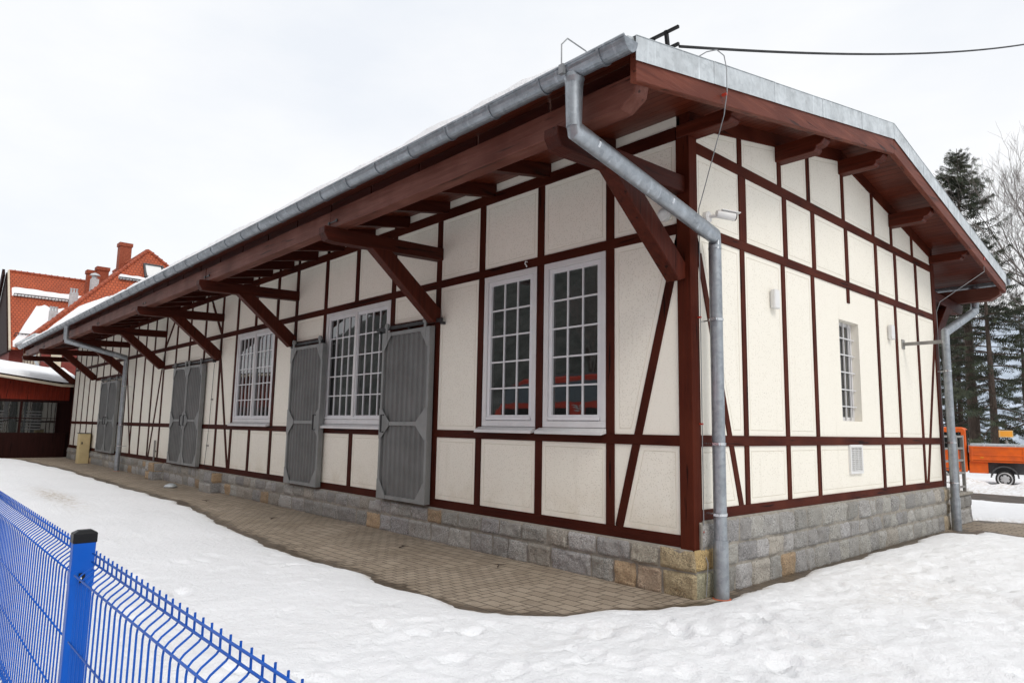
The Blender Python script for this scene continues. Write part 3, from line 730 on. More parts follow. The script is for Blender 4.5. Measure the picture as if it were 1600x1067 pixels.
def downpipe(x, Y, ytop, ywall, zel, sleeve=True, zdiag=4.08):
    r = .066
    d = MB(); d.tube([(x, Y(ytop), 4.53), (x, Y(ytop), zdiag)], [.078, .064], 20, True)
    d.lathe((x, Y(ytop), 4.44), (0, 0, 1), [(-.12, .068), (-.03, .070), (.02, .078), (.05, .088)], 20)
    o = d.build('downpipe', M['galv'], shed)
    autosmooth(o)
    q = MB(); q.tube([(x, Y(ytop), zdiag + .06), (x, Y(ytop), zdiag - .02), (x, Y(ywall), zel), (x, Y(ywall), zel - .14)], r, 20); autosmooth(q.build('diagonal_pipe', M['galv'], o), 30)
    q = MB(); q.tube([(x, Y(ywall), zel - .10), (x, Y(ywall), GZ + .02)], r - .003, 20); autosmooth(q.build('vertical_pipe', M['galv'], o), 30)
    if sleeve: q = MB(); q.tube([(x, Y(ywall), GZ), (x, Y(ywall), .62)], r + .006, 20); autosmooth(q.build('pipe_sleeve', M['galv'], o), 30)
    for z in (.86, 1.53, 2.75):
        c = MB(); c.lathe((x, Y(ywall), z - .012), (0, 0, 1), [(0, r + .004), (.024, r + .004)], 20); c.box(x - .19, x - .05, Y(ywall) - .006, Y(ywall) + .006, z - .006, z + .006) if x > 0 else c.box(x - .006, x + .006, Y(ywall), Y(.0), z - .006, z + .006)
        c.box(x - .02, x + .05, Y(ywall - .085), Y(ywall - .06), z - .012, z + .012) if Y(1) == 1 else None
        c.build('pipe_clamp', M['clamp'], o)
    for t in (.12, .62):
        yy = ytop + (ywall - ytop) * t; zz = zdiag - .02 + (zel - zdiag + .02) * t; dv = Vector((0, Y(ywall) - Y(ytop), zel - zdiag + .02)).normalized()
        c = MB(); c.lathe(Vector((x, Y(yy), zz)) - dv * .012, dv, [(0, r + .004), (.024, r + .004)], 20); c.build('pipe_clamp', M['clamp'], o)
    if Y(1) != 1: return
    c = MB(); c.lathe((x, Y(ywall), GZ - .02), (0, 0, 1), [(0, .088), (.022, .088), (.026, .078)], 20); c.build('drain_collar', M['terracotta'], o)
downpipe(.17, lambda y: y, -1.92, .19, 3.605)
downpipe(.17, lambda y: W - y, -1.92, .10, 3.42)
downpipe(-20.75, lambda y: y, -1.92, -.225, 3.66)
# vent grille on the gable
v = MB(); 
for q in ((3.71, 4.13, 1.47, 1.505), (3.71, 4.13, 1.12, 1.155), (3.71, 3.745, 1.155, 1.47), (4.095, 4.13, 1.155, 1.47)): v.box(0, .03, *q)
for k in range(13): z = 1.168 + k * .0245; v.prism([(.003, 3.745, z), (.022, 3.745, z - .011), (.026, 3.745, z - .008), (.007, 3.745, z + .004)], (0, .35, 0))
for y in (3.86, 3.98): v.box(.004, .024, y - .004, y + .004, 1.155, 1.47)
v.box(.001, .003, 3.72, 4.12, 1.13, 1.49); v.build('vent_grille', M['white'], shed, label='white louvred vent grille low on the gable')
# black walkway railing on the roof
w = MB(); zy = lambda y: zs(y) + T
for x in (.47, -.75, -1.97): w.beam((x, -1.0, zy(-1.0)), (x, -1.05, 5.16), .026, .035); w.beam((x, -.75, zy(-.75)), (x, -1.04, 5.02), .03, .03)
w.beam((.60, -1.05, 5.145), (-3, -1.05, 5.145), .024, .024); w.beam((.60, -1.05, 4.985), (-3, -1.05, 4.985), .024, .024)
for k in range(20): x = .34 - k * .16; w.beam((x, -1.05, 4.985), (x, -1.05, 5.145), .018, .018)
w.build('roof_snow_guard', M['black'], shed)

# --- small things fixed on the shed
w = MB(); w.tube([(-13.25, -.03, 3.06), (-13.3, -.035, 1.6), (-13.42, -.04, .62)], .006, 6)
for z, x in ((2.2, -13.28), (1.1, -13.36)): w.box(x - .03, x + .03, -.04, .0, z - .012, z + .012)
w.build('wall_wire', M['steel_dark'], shed)
w = MB(); w.tube([(-17.55, -.045, .56), (-17.55, -.045, 1.12)], .024, 8); w.box(-17.6, -17.5, -.06, .0, .8, .83); w.build('conduit', M['railing'], shed)
w = MB(); w.tube([(-2.35, -.017, 3.73), (-2.35, -.05, 3.73), (-2.35, -.06, 3.70), (-2.33, -.05, 3.675), (-2.35, -.03, 3.665)], .007, 6); w.build('cable_hook', M['white'], shed)
def lamp(y, z, label):
    t = thing('wall_lamp', label, 'wall lamp', (0, y, z), group='white box lamps on the gable')
    b = MB(); b.box(.0, .015, y - .05, y + .05, z - .09, z + .09); b.build('back_plate', M['white'], t, .004)
    s = MB(); s.box(.015, .075, y - .062, y + .062, z - .112, z + .112); s.build('lamp_shade', M['white'], t, .01)
lamp(1.70, 3.19, 'white box wall lamp on the gable nearer the corner downpipe')
lamp(5.42, 3.20, 'small white box wall lamp on the gable beyond the barred window')
t = thing('security_camera', 'white bullet security camera on the gable above the corner downpipe', 'security camera', (0, .30, 3.86))
b = MB(); b.lathe((.0, .30, 3.86), (1, 0, 0), [(0, .06), (.045, .06), (.055, .045)], 18); b.build('mounting_plate', M['white'], t)
b = MB(); b.tube([(.05, .30, 3.86), (.11, .31, 3.855), (.15, .34, 3.86)], .018, 10); b.build('arm', M['white'], t)
b = MB(); d = Vector((.55, .8, -.12)).normalized(); c0 = Vector((.13, .30, 3.875)); b.lathe(c0, d, [(0, .035), (.02, .042), (.20, .042)], 18); b.beam(c0 + d * .05 + Vector((0, 0, .045)), c0 + d * .25 + Vector((0, 0, .045)), .09, .008); autosmooth(b.build('camera_body', M['white'], t))
b = MB(); b.lathe(c0 + d * .2, d, [(0, .04), (.012, .038)], 18); b.build('lens', M['black'], t)
t = thing('dome_camera', 'small white dome camera under the eaves on the long wall by the corner', 'security camera', (-.28, 0, 3.88))
b = MB(); b.lathe((-.28, -.0, 3.88), (0, -1, 0), [(0, .07), (.05, .07), (.06, .055)], 18); b.build('base', M['white'], t)
b = MB(); b.lathe((-.28, -.05, 3.88), (0, -1, 0), [(.0, .055), (.03, .05), (.055, .03), (.065, .005)], 18); autosmooth(b.build('dome', M['white'], t))
b = MB(); b.box(0.0, .56, 6.0, 6.05, 3.05, 3.10); b.box(.0, .012, 5.96, 6.09, 3.0, 3.15); b.lathe((.52, 5.99, 3.075), (0, 1, 0), [(0, .02), (.012, .02)], 8)
tag(b.build('wall_bracket', M['railing'], None, .003), 'grey steel bracket arm sticking out of the far end of the gable', 'bracket')
# lightning wires
t = thing('lightning_conductor', 'thin lightning wire looped over the verge and down the near corner post', 'lightning wire', (.05, 0, GZ))
w = MB(); w.tube([(.60, -.82, 4.93), (.68, -.74, 5.0), (.735, -.66, 5.03), (.765, -.59, 4.99), (.77, -.56, 4.88), (.77, -.56, 4.66), (.70, -.50, 4.48), (.10, .10, 4.04), (.05, .10, 3.9), (.045, .10, .5), (.085, .10, .4), (.085, .06, .1)], .005, 6); w.build('wire', M['wire'], t)
for z in (2.78, 1.72, .69):
    c = MB(); c.box(.018, .055, .09, .11, z - .008, z + .008); c.build('wire_clip', M['red_plastic'], t)
c = MB(); c.box(.72, .765, -.57, -.545, 4.63, 4.65); c.build('wire_clip', M['red_plastic'], t)
t = thing('lightning_conductor', 'thin lightning wire slanting from the far verge to the far corner of the gable', 'lightning wire', (.05, W, GZ))
w = MB(); w.tube([(.70, 8.1, 4.72), (.70, 8.1, 4.50), (.10, 7.70, 3.98), (.05, 7.66, 3.8), (.045, 7.66, .9)], .005, 6); w.build('wire', M['wire'], t)
c = MB(); c.box(.66, .72, 8.07, 8.13, 4.70, 4.75); c.build('wire_clip', M['red_plastic'], t)
w = MB(); w.tube([(.0, -1.35, zs(-1.35) + T + .08), (.10, -1.70, 4.86), (.12, -1.95, 4.86), (.12, -2.02, 4.78), (.12, -2.02, 4.55)], .006, 6); w.box(.10, .15, -2.035, -2.0, 4.52, 4.60)
w.build('gutter_wire', M['wire'], shed)
# cable from the roof out to the right
pa, pb = Vector((.607, -1.05, 4.955)), Vector((1.92, 12.6, 10.42)); pts = []
for k in range(33):
    q = k / 32; p = pa.lerp(pb, q); p.z -= 1.05 * q * (1 - q); pts.append(p)
w = MB(); w.tube(pts, .013, 8); tag(w.build('power_cable', M['cable'], None, smooth=True), 'black overhead cable running from the roof edge out to the right', 'cable')
# cabinet at the far end
t = thing('utility_cabinet', 'beige metal utility cabinet standing by the far end of the long wall', 'cabinet', (-25.7, -.25, GZ))
b = MB(); b.box(-25.9, -25.5, -.42, -.08, GZ, 1.16); b.build('cabinet_body', M['beige'], t, .008)
b = MB(); b.box(-25.92, -25.48, -.44, -.07, 1.162, 1.185); b.build('lid', M['fender'], t)
b = MB(); b.box(-25.499, -25.49, -.40, -.10, .45, 1.13); b.build('door', M['beige'], t); b = MB(); b.box(-25.49, -25.475, -.36, -.32, .78, .86); b.build('lock', M['steel_dark'], t)
# stone platform with its railing beyond the gable
t = thing('loading_platform', 'low granite platform with grey ladder-like railing behind the far downpipe', 'platform', (-1, 8.5, GZ))
st = MB()
course(W + .04, 9.25, GZ - .03, .34, lambda u, v, h: (.0 + h, u, v), .22, .42, lambda u: .04, lambda u, z: btint(.03), 11.); course(W + .04, 9.25, .34, .58, lambda u, v, h: (.0 + h, u, v), .22, .42, lambda u: .04, lambda u, z: btint(.03), 12.)
st.box(-4, -.012, W + .03, 9.245, 0, .575, (.8, .78, .74)); st.build('stonework', M['granite'], t, smooth=False)
b = MB(); b.box(-4, .03, W + .03, 9.27, .58, .63); b.build('coping', M['mortar'], t, .01)
rl = MB()
for y in (7.95, 8.72, 9.12): rl.box(-.09, -.04, y - .028, y + .028, .63, 1.66)
for z in (.72, .97, 1.2, 1.42, 1.635): rl.box(-.085, -.045, 7.93, 9.14, z - .018, z + .018)
rl.build('railing', M['railing'], t)
# ------------------------------------------------------------------ ground, paving, snow
def grow(a, step, k, end):
    out = []; x = a
    while abs(x - a) < abs(end - a): step *= k; x += step if end > a else -step; out.append(x)
    return out
P1 = [(-32, -2.5), (-29.43, -2.29), (-28.69, -1.77), (-21.97, -1.42), (-14.32, -1.49), (-10.55, -1.43), (-9.6, -1.53), (-7.2, -1.86), (-4.92, -2.04), (-3.25, -2.03), (-2.88, -1.93), (-2.39, -2.0), (-1.61, -2.0), (-1.04, -1.93), (-.66, -1.75), (-.34, -1.45), (-.17, -.98), (.08, -.59), (.24, -.22), (.29, .10), (.24, .35), (.21, .77), (.20, 1.95), (.20, 3.71), (.18, 5.49), (.14, 6.9), (.36, 6.95), (.52, 7.0), (.5, 7.28), (.55, 7.7), (1.1, 7.45), (2.6, 7.3), (4, 11.4), (.68, 9.85), (0, 9.45), (-.4, 9.4), (-.4, 1), (-32, 1)]
P2 = [(-60, 17.0), (-2, 17.0), (-.3, 16.8), (20, 16.2), (20, 13.2), (-.3, 13.7), (-2, 13.9), (-60, 13.8)]
def sdist(px, py, poly):
    d = np.full(px.shape, 1e9); ins = np.zeros(px.shape, bool); n = len(poly)
    for i in range(n):
        ax, ay = poly[i]; bx, by = poly[(i + 1) % n]; ex, ey = bx - ax, by - ay
        t = np.clip(((px - ax) * ex + (py - ay) * ey) / (ex * ex + ey * ey), 0, 1)
        d = np.minimum(d, (px - ax - t * ex) ** 2 + (py - ay - t * ey) ** 2)
        c = ((ay > py) != (by > py)) & (px < (bx - ax) * (py - ay) / (by - ay + 1e-12) + ax); ins ^= c
    d = np.sqrt(d); return np.where(ins, -d, d)
rng = np.random.RandomState(3)
def vnoise(x, y, s, seed):
    """smooth value noise on arrays"""
    x = x * s + seed * 17.3; y = y * s + seed * 9.1
    xi = np.floor(x).astype(int); yi = np.floor(y).astype(int); fx = x - xi; fy = y - yi
    fx = fx * fx * fx * (fx * (fx * 6 - 15) + 10); fy = fy * fy * fy * (fy * (fy * 6 - 15) + 10)
    def h(a, b):
        v = (a * 374761393 + b * 668265263 + seed * 974711) & 0x7fffffff; v = ((v ^ (v >> 13)) * 1274126177) & 0x7fffffff
        return ((v ^ (v >> 16)) & 0xffff) / 32767.5 - 1
    return (h(xi, yi) * (1 - fx) + h(xi + 1, yi) * fx) * (1 - fy) + (h(xi, yi + 1) * (1 - fx) + h(xi + 1, yi + 1) * fx) * fy
def grid_object(name, xs, ys, Z, m, attrs, **props):
    nx, ny = len(xs), len(ys); me = bpy.data.meshes.new(name)
    XX, YY = np.meshgrid(xs, ys, indexing='ij'); co = np.stack([XX, YY, Z], -1).reshape(-1, 3)
    idx = np.arange(nx * ny).reshape(nx, ny); q = np.stack([idx[:-1, :-1], idx[1:, :-1], idx[1:, 1:], idx[:-1, 1:]], -1).reshape(-1, 4)
    me.vertices.add(len(co)); me.vertices.foreach_set('co', co.ravel()); me.loops.add(q.size); me.loops.foreach_set('vertex_index', q.ravel().astype(np.int32))
    me.polygons.add(len(q)); me.polygons.foreach_set('loop_start', np.arange(0, q.size, 4, dtype=np.int32)); me.polygons.foreach_set('loop_total', np.full(len(q), 4, np.int32))
    me.polygons.foreach_set('use_smooth', np.ones(len(q), bool)); me.update(calc_edges=True); me.validate()
    for k, a in attrs.items(): at = me.attributes.new(k, 'FLOAT', 'POINT'); at.data.foreach_set('value', a.ravel().astype(np.float32))
    me.materials.append(m); o = bpy.data.objects.new(name, me); C.objects.link(o)
    for k, v in props.items(): o[k] = v
    return o
xs = np.array(grow(-2.5, .035, 1.018, -70)[::-1] + list(np.arange(-2.5, 5, .035)) + grow(5, .035, 1.06, 60))
ys = np.array(grow(-6.6, .04, 1.10, -60)[::-1] + list(np.arange(-6.6, 1.2, .035)) + grow(1.2, .035, 1.016, 75))
XX, YY = np.meshgrid(xs, ys, indexing='ij')
fb = lambda s, seed, o=4: sum(vnoise(XX, YY, s * 2 ** k, seed + k) * .5 ** k for k in range(o))
d1 = sdist(XX, YY, P1); d2 = sdist(XX, YY, P2)
near = np.clip(1.2 - np.hypot(XX - 1.5, YY + 2.5) / 14, .25, 1)
dd = np.minimum(d1, d2) + .055 * fb(1.6, 5, 4) + .012 * fb(14, 8, 2)
tramp = np.clip((XX + 2.2 + .3 * (YY + 3)) / 3.2, 0, 1) * np.clip((9 - YY) / 5, .2, 1)         # trodden area right of the corner
th = .075 * (1 - np.exp(-np.clip(dd, 0, 9) / .22)) + .012
rampd = np.clip(dd / .5, 0, 1)
z = GZ + th + rampd * (.030 * fb(.55, 11, 3) + (.006 + .010 * tramp) * fb(2.8, 21, 4) + (.0015 + .011 * tramp) * fb(11, 31, 4))
pr = random.Random(12)
for k in range(420):                                    # footprints and melt pits
    if k < 330: fx, fy = pr.uniform(-.6, 5.2), pr.uniform(-5.2, 4.5)
    elif k < 370: fx, fy = pr.uniform(-4.5, 0), pr.uniform(-4.6, -2.3)
    else: fx, fy = pr.uniform(.6, 6), pr.uniform(3, 13)
    an = pr.uniform(0, math.pi); la, lb = pr.uniform(.09, .17), pr.uniform(.05, .085); dep = pr.uniform(.010, .036) * (.45 if k % 3 else 1.)
    i0, i1 = np.searchsorted(xs, fx - .6), np.searchsorted(xs, fx + .6); j0, j1 = np.searchsorted(ys, fy - .6), np.searchsorted(ys, fy + .6)
    sx, sy = XX[i0:i1, j0:j1] - fx, YY[i0:i1, j0:j1] - fy
    u, v_ = (sx * math.cos(an) + sy * math.sin(an)) / la, (-sx * math.sin(an) + sy * math.cos(an)) / lb
    rr = np.sqrt(u * u + v_ * v_) + .25 * vnoise(XX[i0:i1, j0:j1], YY[i0:i1, j0:j1], 11, k)
    z[i0:i1, j0:j1] += rampd[i0:i1, j0:j1] * (-dep / (1 + np.exp((rr - 1) * 9)) + dep * .45 * np.exp(-((rr - 1.35) / .28) ** 2))
for tx, ty, ta, nst in ((5.0, -2.2, 2.75, 13), (4.6, .6, 2.9, 12), (3.4, -4.2, 2.2, 9), (5.2, 4.4, 2.6, 12), (.9, -4.4, 1.75, 7), (4.9, -.8, 2.35, 11)):
    for q in range(nst):
        fx = tx + math.cos(ta) * .55 * q - math.sin(ta) * (.12 if q % 2 else -.12); fy = ty + math.sin(ta) * .55 * q + math.cos(ta) * (.12 if q % 2 else -.12); an = ta + pr.uniform(-.2, .2); dep = pr.uniform(.022, .042)
        i0, i1 = np.searchsorted(xs, fx - .5), np.searchsorted(xs, fx + .5); j0, j1 = np.searchsorted(ys, fy - .5), np.searchsorted(ys, fy + .5)
        sx, sy = XX[i0:i1, j0:j1] - fx, YY[i0:i1, j0:j1] - fy; u = (sx * math.cos(an) + sy * math.sin(an)) / .155; v_ = (-sx * math.sin(an) + sy * math.cos(an)) / (.062 - .012 * np.clip(-u, 0, 1))
        rr = np.sqrt(u * u + v_ * v_) + .12 * vnoise(sx, sy, 14, q + 3)
        z[i0:i1, j0:j1] += rampd[i0:i1, j0:j1] * (-dep / (1 + np.exp((rr - 1) * 14)) + dep * .3 * np.exp(-((rr - 1.3) / .2) ** 2))
# ploughed lumps along the road and round the lorry
bank = np.exp(-((d2 - .9) / .7) ** 2) * (YY > 16)
z += bank * (.16 + .16 * fb(.9, 41, 3)) * np.clip(d2 / .6, 0, 1)
z = np.where(dd > 0, z, GZ - .05)
dirt = np.clip(np.exp(-(((XX + 12.3) / 1.7) ** 2 + ((YY + 3.2) / .22) ** 2)) * 1.1, 0, 1) + .6 * np.exp(-(np.clip(dd, 0, 9) / .07) ** 2) + .16 * tramp * np.clip(fb(1.3, 51, 3), 0, 1) + .5 * bank
grid_object('snow', xs, ys, z, M['snow'], {'dirt': np.clip(dirt, 0, 1)}, kind='structure')
px, py = np.arange(-32, 4.2, .08), np.arange(-3.2, 12, .08)
PX, PY = np.meshgrid(px, py, indexing='ij'); dp = -sdist(PX, PY, P1)
wet = np.exp(-np.clip(dp, 0, 9) / .24) * 1.0 + .35 * np.clip(vnoise(PX, PY, .9, 3), 0, 1) * (PX > -4) * np.exp(-np.clip(dp, 0, 9) / .6) + .12 * (PX < -3) + .35 * np.exp(-((PX - .2) / .2) ** 2) * (PY > .6)
grid_object('pavement', px, py, np.full(PX.shape, GZ) + .004 * vnoise(PX, PY, 1.1, 2), M['pavers'], {'wet': np.clip(wet, 0, 1)}, kind='structure')
g = MB(); g.box(-70, 30, 12.8, 17.6, GZ - .5, GZ - .01); g.build('road', M['asphalt'], None, kind='structure')
g = MB(); S = 2500; g.face([(-S, -S, 0), (S, -S, 0), (S, S, 0), (-S, S, 0)]); g.build('ground', M['snow'], None, kind='structure')
def ridge_land(name, x0, x1, y0, depth, h, m, n=70, rot=0., seed=1):
    o = MB(); vs = []; fs = []; nj = 14
    for i in range(n + 1):
        for j in range(nj + 1):
            u, v = i / n, j / nj; x = x0 + (x1 - x0) * u; y = y0 + depth * v
            hh = h * (v ** .8) * (1 + .25 * nz(u * 5, seed)) + h * .06 * nz(x * .15, y * .15, seed) * v
            c, s = math.cos(rot), math.sin(rot); vs.append((x * c - y * s, x * s + y * c, hh - .3))
    for i in range(n):
        for j in range(nj): a = i * (nj + 1) + j; fs.append((a, a + nj + 1, a + nj + 2, a + 1))
    o.add(vs, fs); return o.build(name, m, None, smooth=True, kind='structure')
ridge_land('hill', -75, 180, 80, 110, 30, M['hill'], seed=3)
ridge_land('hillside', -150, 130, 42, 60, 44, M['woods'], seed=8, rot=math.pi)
# ------------------------------------------------------------------ blue mesh fence
YF = -5.31
fence = thing('mesh_fence', 'bright blue welded wire mesh fence with black-capped post in the foreground', 'fence', (1.23, YF, GZ))
def fpanel(x0, x1):
    m = MB(); n = int(round((x1 - x0) / .05)); r = .0026
    prof = [(0, 1.253), (0, 1.215), (-.006, 1.207), (-.033, 1.187), (-.041, 1.177), (-.043, 1.161)]
    low = [(-.043, .565), (-.033, .53), (-.002, .50), (-.033, .46), (-.043, .43), (-.043, .14)]
    for k in range(n + 1):
        x = x0 + k * (x1 - x0) / n
        m.tube([(x, YF + a, b) for a, b in prof + low], r, 6, False)
    for dy, z in ((-.0055, 1.243), (-.0055, 1.218), (-.0485, 1.183), (-.0485, .99), (-.0485, .81), (-.0485, .62), (.004, .50), (-.0485, .40), (-.0485, .2)):
        m.tube([(x0 - .02, YF + dy, z), (x1 + .02, YF + dy, z)], .003, 6)
    m.build('mesh_panel', M['blue'], fence, smooth=True)
fpanel(1.305, 3.755); fpanel(-1.45, 1.17); fpanel(-4.11, -1.55)
for x in (1.23, -1.50, -4.2, 3.83):
    p = MB(); p.box(x - .02, x + .02, -5.363, -5.301, GZ - .1, 1.283); po = p.build('post', M['blue'], fence, .003)
    c = MB(); zc = 1.283; yc = -5.332
    c.add([(x + a * .022, yc + b * .033, zz) for zz in (zc - .012, zc + .018) for a, b in ((-1, -1), (1, -1), (1, 1), (-1, 1))] + [(x + a * .012, yc + b * .018, zc + .027) for a, b in ((-1, -1), (1, -1), (1, 1), (-1, 1))],
          [(0, 1, 5, 4), (1, 2, 6, 5), (2, 3, 7, 6), (3, 0, 4, 7), (4, 5, 9, 8), (5, 6, 10, 9), (6, 7, 11, 10), (7, 4, 8, 11), (8, 9, 10, 11), (3, 2, 1, 0)]); c.build('post_cap', M['black'], po, .002)
    for z in (1.168, .6):
        q = MB(); q.box(x + .021, x + .030, -5.342, -5.326, z - .014, z + .014); q.build('clip', M['black'], po)
        q = MB(); q.lathe((x + .030, -5.340, z), (1, 0, 0), [(0, .006), (.006, .005)], 10); q.build('bolt', M['clamp'], po)
        q = MB(); q.box(x - .0212, x + .0212, -5.3645, -5.2995, z - .02, z + .02); q.build('clamp_band', M['blue'], po)
# ------------------------------------------------------------------ dark red annex at the far end
an = thing('wooden_annex', 'low dark red wooden annex with band of windows and snow on its roof', 'building', (-32, -4, GZ))
XA = -30.62
eav = lambda y: 3.10 - .13 * min(0, y + .4) if y < 0 else 3.10
b = MB(); b.box(XA - .15, XA, -12, .0, GZ - .1, 1.10); b.box(XA - .15, XA, -12, .0, 2.36, 2.46); b.build('lower_boarding', M['dkboards'], an)
b = MB(); b.prism([(XA - .12, .0, 2.46), (XA - .12, -12, 2.46), (XA - .12, -12, eav(-12)), (XA - .12, -.4, eav(-.4)), (XA - .12, 0, 3.1)], (.115, 0, 0)); b.build('upper_boarding', M['redboards'], an)
b = MB()
for k in range(80): y = -.05 - k * .15; b.box(XA - .004, XA + .012, y - .012, y + .012, 2.47, eav(y) - .02)
b.build('cover_strip', M['redboards'], an, kind='stuff')
b = MB(); b.box(XA - .3, XA - .12, -.45, .15, GZ, 3.1); b.box(XA - 3, XA - .16, .0, .1, GZ, 3.2); b.build('end_wall', M['dkboards'], an)
for k in range(9):
    y0 = -.38 - k * 1.28; y1 = y0 - 1.28
    f = MB(); f.box(XA - .09, XA - .01, y1, y1 + .05, 1.10, 2.36); f.box(XA - .09, XA - .01, y0 - .03, y0, 1.10, 2.36); f.box(XA - .07, XA - .02, y1, y0, 1.68, 1.71)
    w = f.build('window', M['dkboards'], an)
    p = MB(); p.face([(XA - .06, y1, 1.10), (XA - .06, y0, 1.10), (XA - .06, y0, 2.36), (XA - .06, y1, 2.36)]); p.build('pane', M['glass'], w)
    if k in (0, 1):
        c = MB()
        for q in range(7): c.box(XA - .058, XA - .055, y1 + .2 + (.1 if k else .0), y1 + .75, 1.22 + q * .12, 1.27 + q * .12)
        c.build('blind', M['fender'], w)
b = MB(); b.prism([(XA - 4, y, z) for y, z in ((.3, 4.10), (-12, 4.6), (-12, 4.5), (.3, 4.0))], (0.01, 0, 0))
rfv = []
b = MB(); n = 24
for i in range(n):
    y0, y1 = .25 - 12.2 * i / n, .25 - 12.2 * (i + 1) / n
    e0_, e1_ = eav(y0), eav(y1)
    b.prism([(XA + .45, y0, e0_ - .02), (XA - 4, y0, e0_ + .75), (XA - 4, y0, e0_ + .85), (XA + .45, y0, e0_ + .10)], (0, y1 - y0, e1_ - e0_))
ro = b.build('roof', M['dkboards'], an)
b = MB(); vs = []; fs = []; n = 60; m_ = 10
for i in range(n + 1):
    for j in range(m_ + 1):
        y = .28 - 12.2 * i / n; t_ = j / m_; x = XA + .42 + .05 * nz(y * 1.2, 3) - 4.3 * t_
        vs.append((x, y, eav(y) + .10 + .755 * t_ / 1. * 4.3 / 4.45 + (.16 + .05 * nz(y * .8, t_ * 3, 5) if j else .01)))
for i in range(n):
    for j in range(m_): a = i * (m_ + 1) + j; fs.append((a, a + 1, a + m_ + 2, a + m_ + 1))
b.add(vs, fs); b.build('roof_snow', M['snow'], ro, smooth=True)
b = MB(); pts = [(XA + .52, .2 - .6 * k, eav(.2 - .6 * k) - .02) for k in range(21)]; b.tube(pts, .055, 8); b.build('gutter', M['cream'], an, smooth=True)
# ------------------------------------------------------------------ station house with orange tiled roofs
hs = thing('station_house', 'tall station house with steep orange tiled roofs, brick chimneys and patches of snow', 'house', (-58, 9, 0))
A_ = Vector((-55, 8.5, 15.1)); EL = Vector((-50, 1.05, 7.2)); ER = Vector((-50, 17.5, 7.2)); BL = Vector((-64, 1.05, 7.2)); AR_ = Vector((-66, 8.5, 15.1)); BRR = Vector((-64, 17.5, 7.2))
def slope(mb, pts, o, u, v, mi=0):
    u, v = Vector(u).normalized(), Vector(v).normalized(); mb.face(pts, None, [((Vector(p) - o).dot(u), (Vector(p) - o).dot(v)) for p in pts], mi)
rw = MB(); vf = (A_ - Vector((-50, 8.5, 7.2))).normalized()
slope(rw, [EL, ER, A_], EL, (0, 1, 0), vf); slope(rw, [BL, EL, A_, AR_], EL, (1, 0, 0), (0, .7, .74)); slope(rw, [ER, BRR, AR_, A_], EL, (1, 0, 0), (0, -.7, .74))
hip = rw.build('hipped_roof', M['tiles'], hs)
MR0, MR1 = Vector((-64, .62, 13.55)), Vector((-64, 30, 13.55)); ME0, ME1 = Vector((-57.9, .62, 6.7)), Vector((-57.9, 30, 6.7)); MW0, MW1 = Vector((-70.1, .62, 6.7)), Vector((-70.1, 30, 6.7))
rm = MB(); vm = (MR0 - ME0).normalized(); slope(rm, [ME0, ME1, MR1, MR0], ME0, (0, 1, 0), vm); slope(rm, [MW1, MW0, MR0, MR1], MW0, (0, 1, 0), (.67, 0, .75))
main = rm.build('gabled_roof', M['tiles'], hs)
def ridge_tiles(p, q, parent, r=.17):
    p, q = Vector(p), Vector(q); n = int((q - p).length / .42); d = (q - p).normalized(); m = MB()
    for k in range(n): a = p + d * (.42 * k); m.lathe(a + Vector((0, 0, .02)), d, [(0, r * .62), (.05, r * .7), (.36, r * .78), (.38, r), (.44, r)], 8)
    m.build('ridge_tile', M['ridge'], parent, kind='stuff')
ridge_tiles(EL, A_, hip); ridge_tiles(A_, ER, hip); ridge_tiles(A_, AR_, hip); ridge_tiles(MR0, MR1, main, .15)
b = MB(); b.beam(MR0 + Vector((.0, -.02, .0)), ME0 + Vector((0, -.02, 0)), .12, .22); b.build('verge_board', M['cream'], main)
# overhanging dark gable
b = MB(); b.prism([(-70.2, .45, 6.55), (-64, .45, 13.4), (-57.9, .45, 6.55)], (0, .2, 0)); b.build('gable_boarding', M['dkboards'], hs)
b = MB(); b.beam((-64, .3, 13.4), (-71.6, .3, 4.9), .9, .18, (0, 1, 0)); b.build('gable_soffit', M['dkboards'], hs)
b = MB(); b.box(-69.5, -58.5, .66, 29.6, 0, 6.9); b.box(-64, -50.6, 1.6, 17, 0, 7.1); b.build('wall', M['brown_wall'], hs)
for k in range(8):
    x = -51.4 - k * 1.35; w = MB(); w.prism([(x - .32, 1.58, 3.6), (x + .32, 1.58, 3.6), (x + .32, 1.58, 6.1), (x, 1.58, 6.9), (x - .32, 1.58, 6.1)], (0, -.06, 0)); w.build('window', M['cream'], hs)
for k in range(9):
    y = 2.4 + k * 1.6; w = MB(); w.prism([(-50.58, y - .3, 3.4), (-50.58, y + .3, 3.4), (-50.58, y + .3, 6.2), (-50.58, y, 6.6), (-50.58, y - .3, 6.2)], (.07, 0, 0)); w.build('window', M['cream'], hs)
b = MB(); b.box(-65, -49.9, .98, 1.10, 6.98, 7.14); b.tube([(-49.95, 1.0, 7.1), (-64, 1.0, 7.1)], .12, 8); b.tube([(-49.85, 1.0, 7.1), (-49.85, 17.5, 7.1)], .12, 8); b.tube([(-49.9, 1.1, 7.1), (-49.9, 1.1, 5.6), (-50.4, 1.5, 5.0), (-50.4, 1.5, 0)], .09, 8); b.build('gutter', M['flash'], hs)
def chimney(x, y, z0, z1, w, d, m, cap=True):
    c = MB(); c.box(x - w / 2, x + w / 2, y - d / 2, y + d / 2, z0, z1)
    if cap: c.box(x - w / 2 - .07, x + w / 2 + .07, y - d / 2 - .07, y + d / 2 + .07, z1 - .3, z1)
    return c.build('chimney', m, hs)
chimney(-62, 8.35, 11, 16.95, .9, .9, M['brick']); chimney(-62.5, 6.1, 11.5, 14.25, .7, .62, M['brick']); chimney(-62.2, 6.85, 11.5, 14.6, .8, .85, M['brick'])
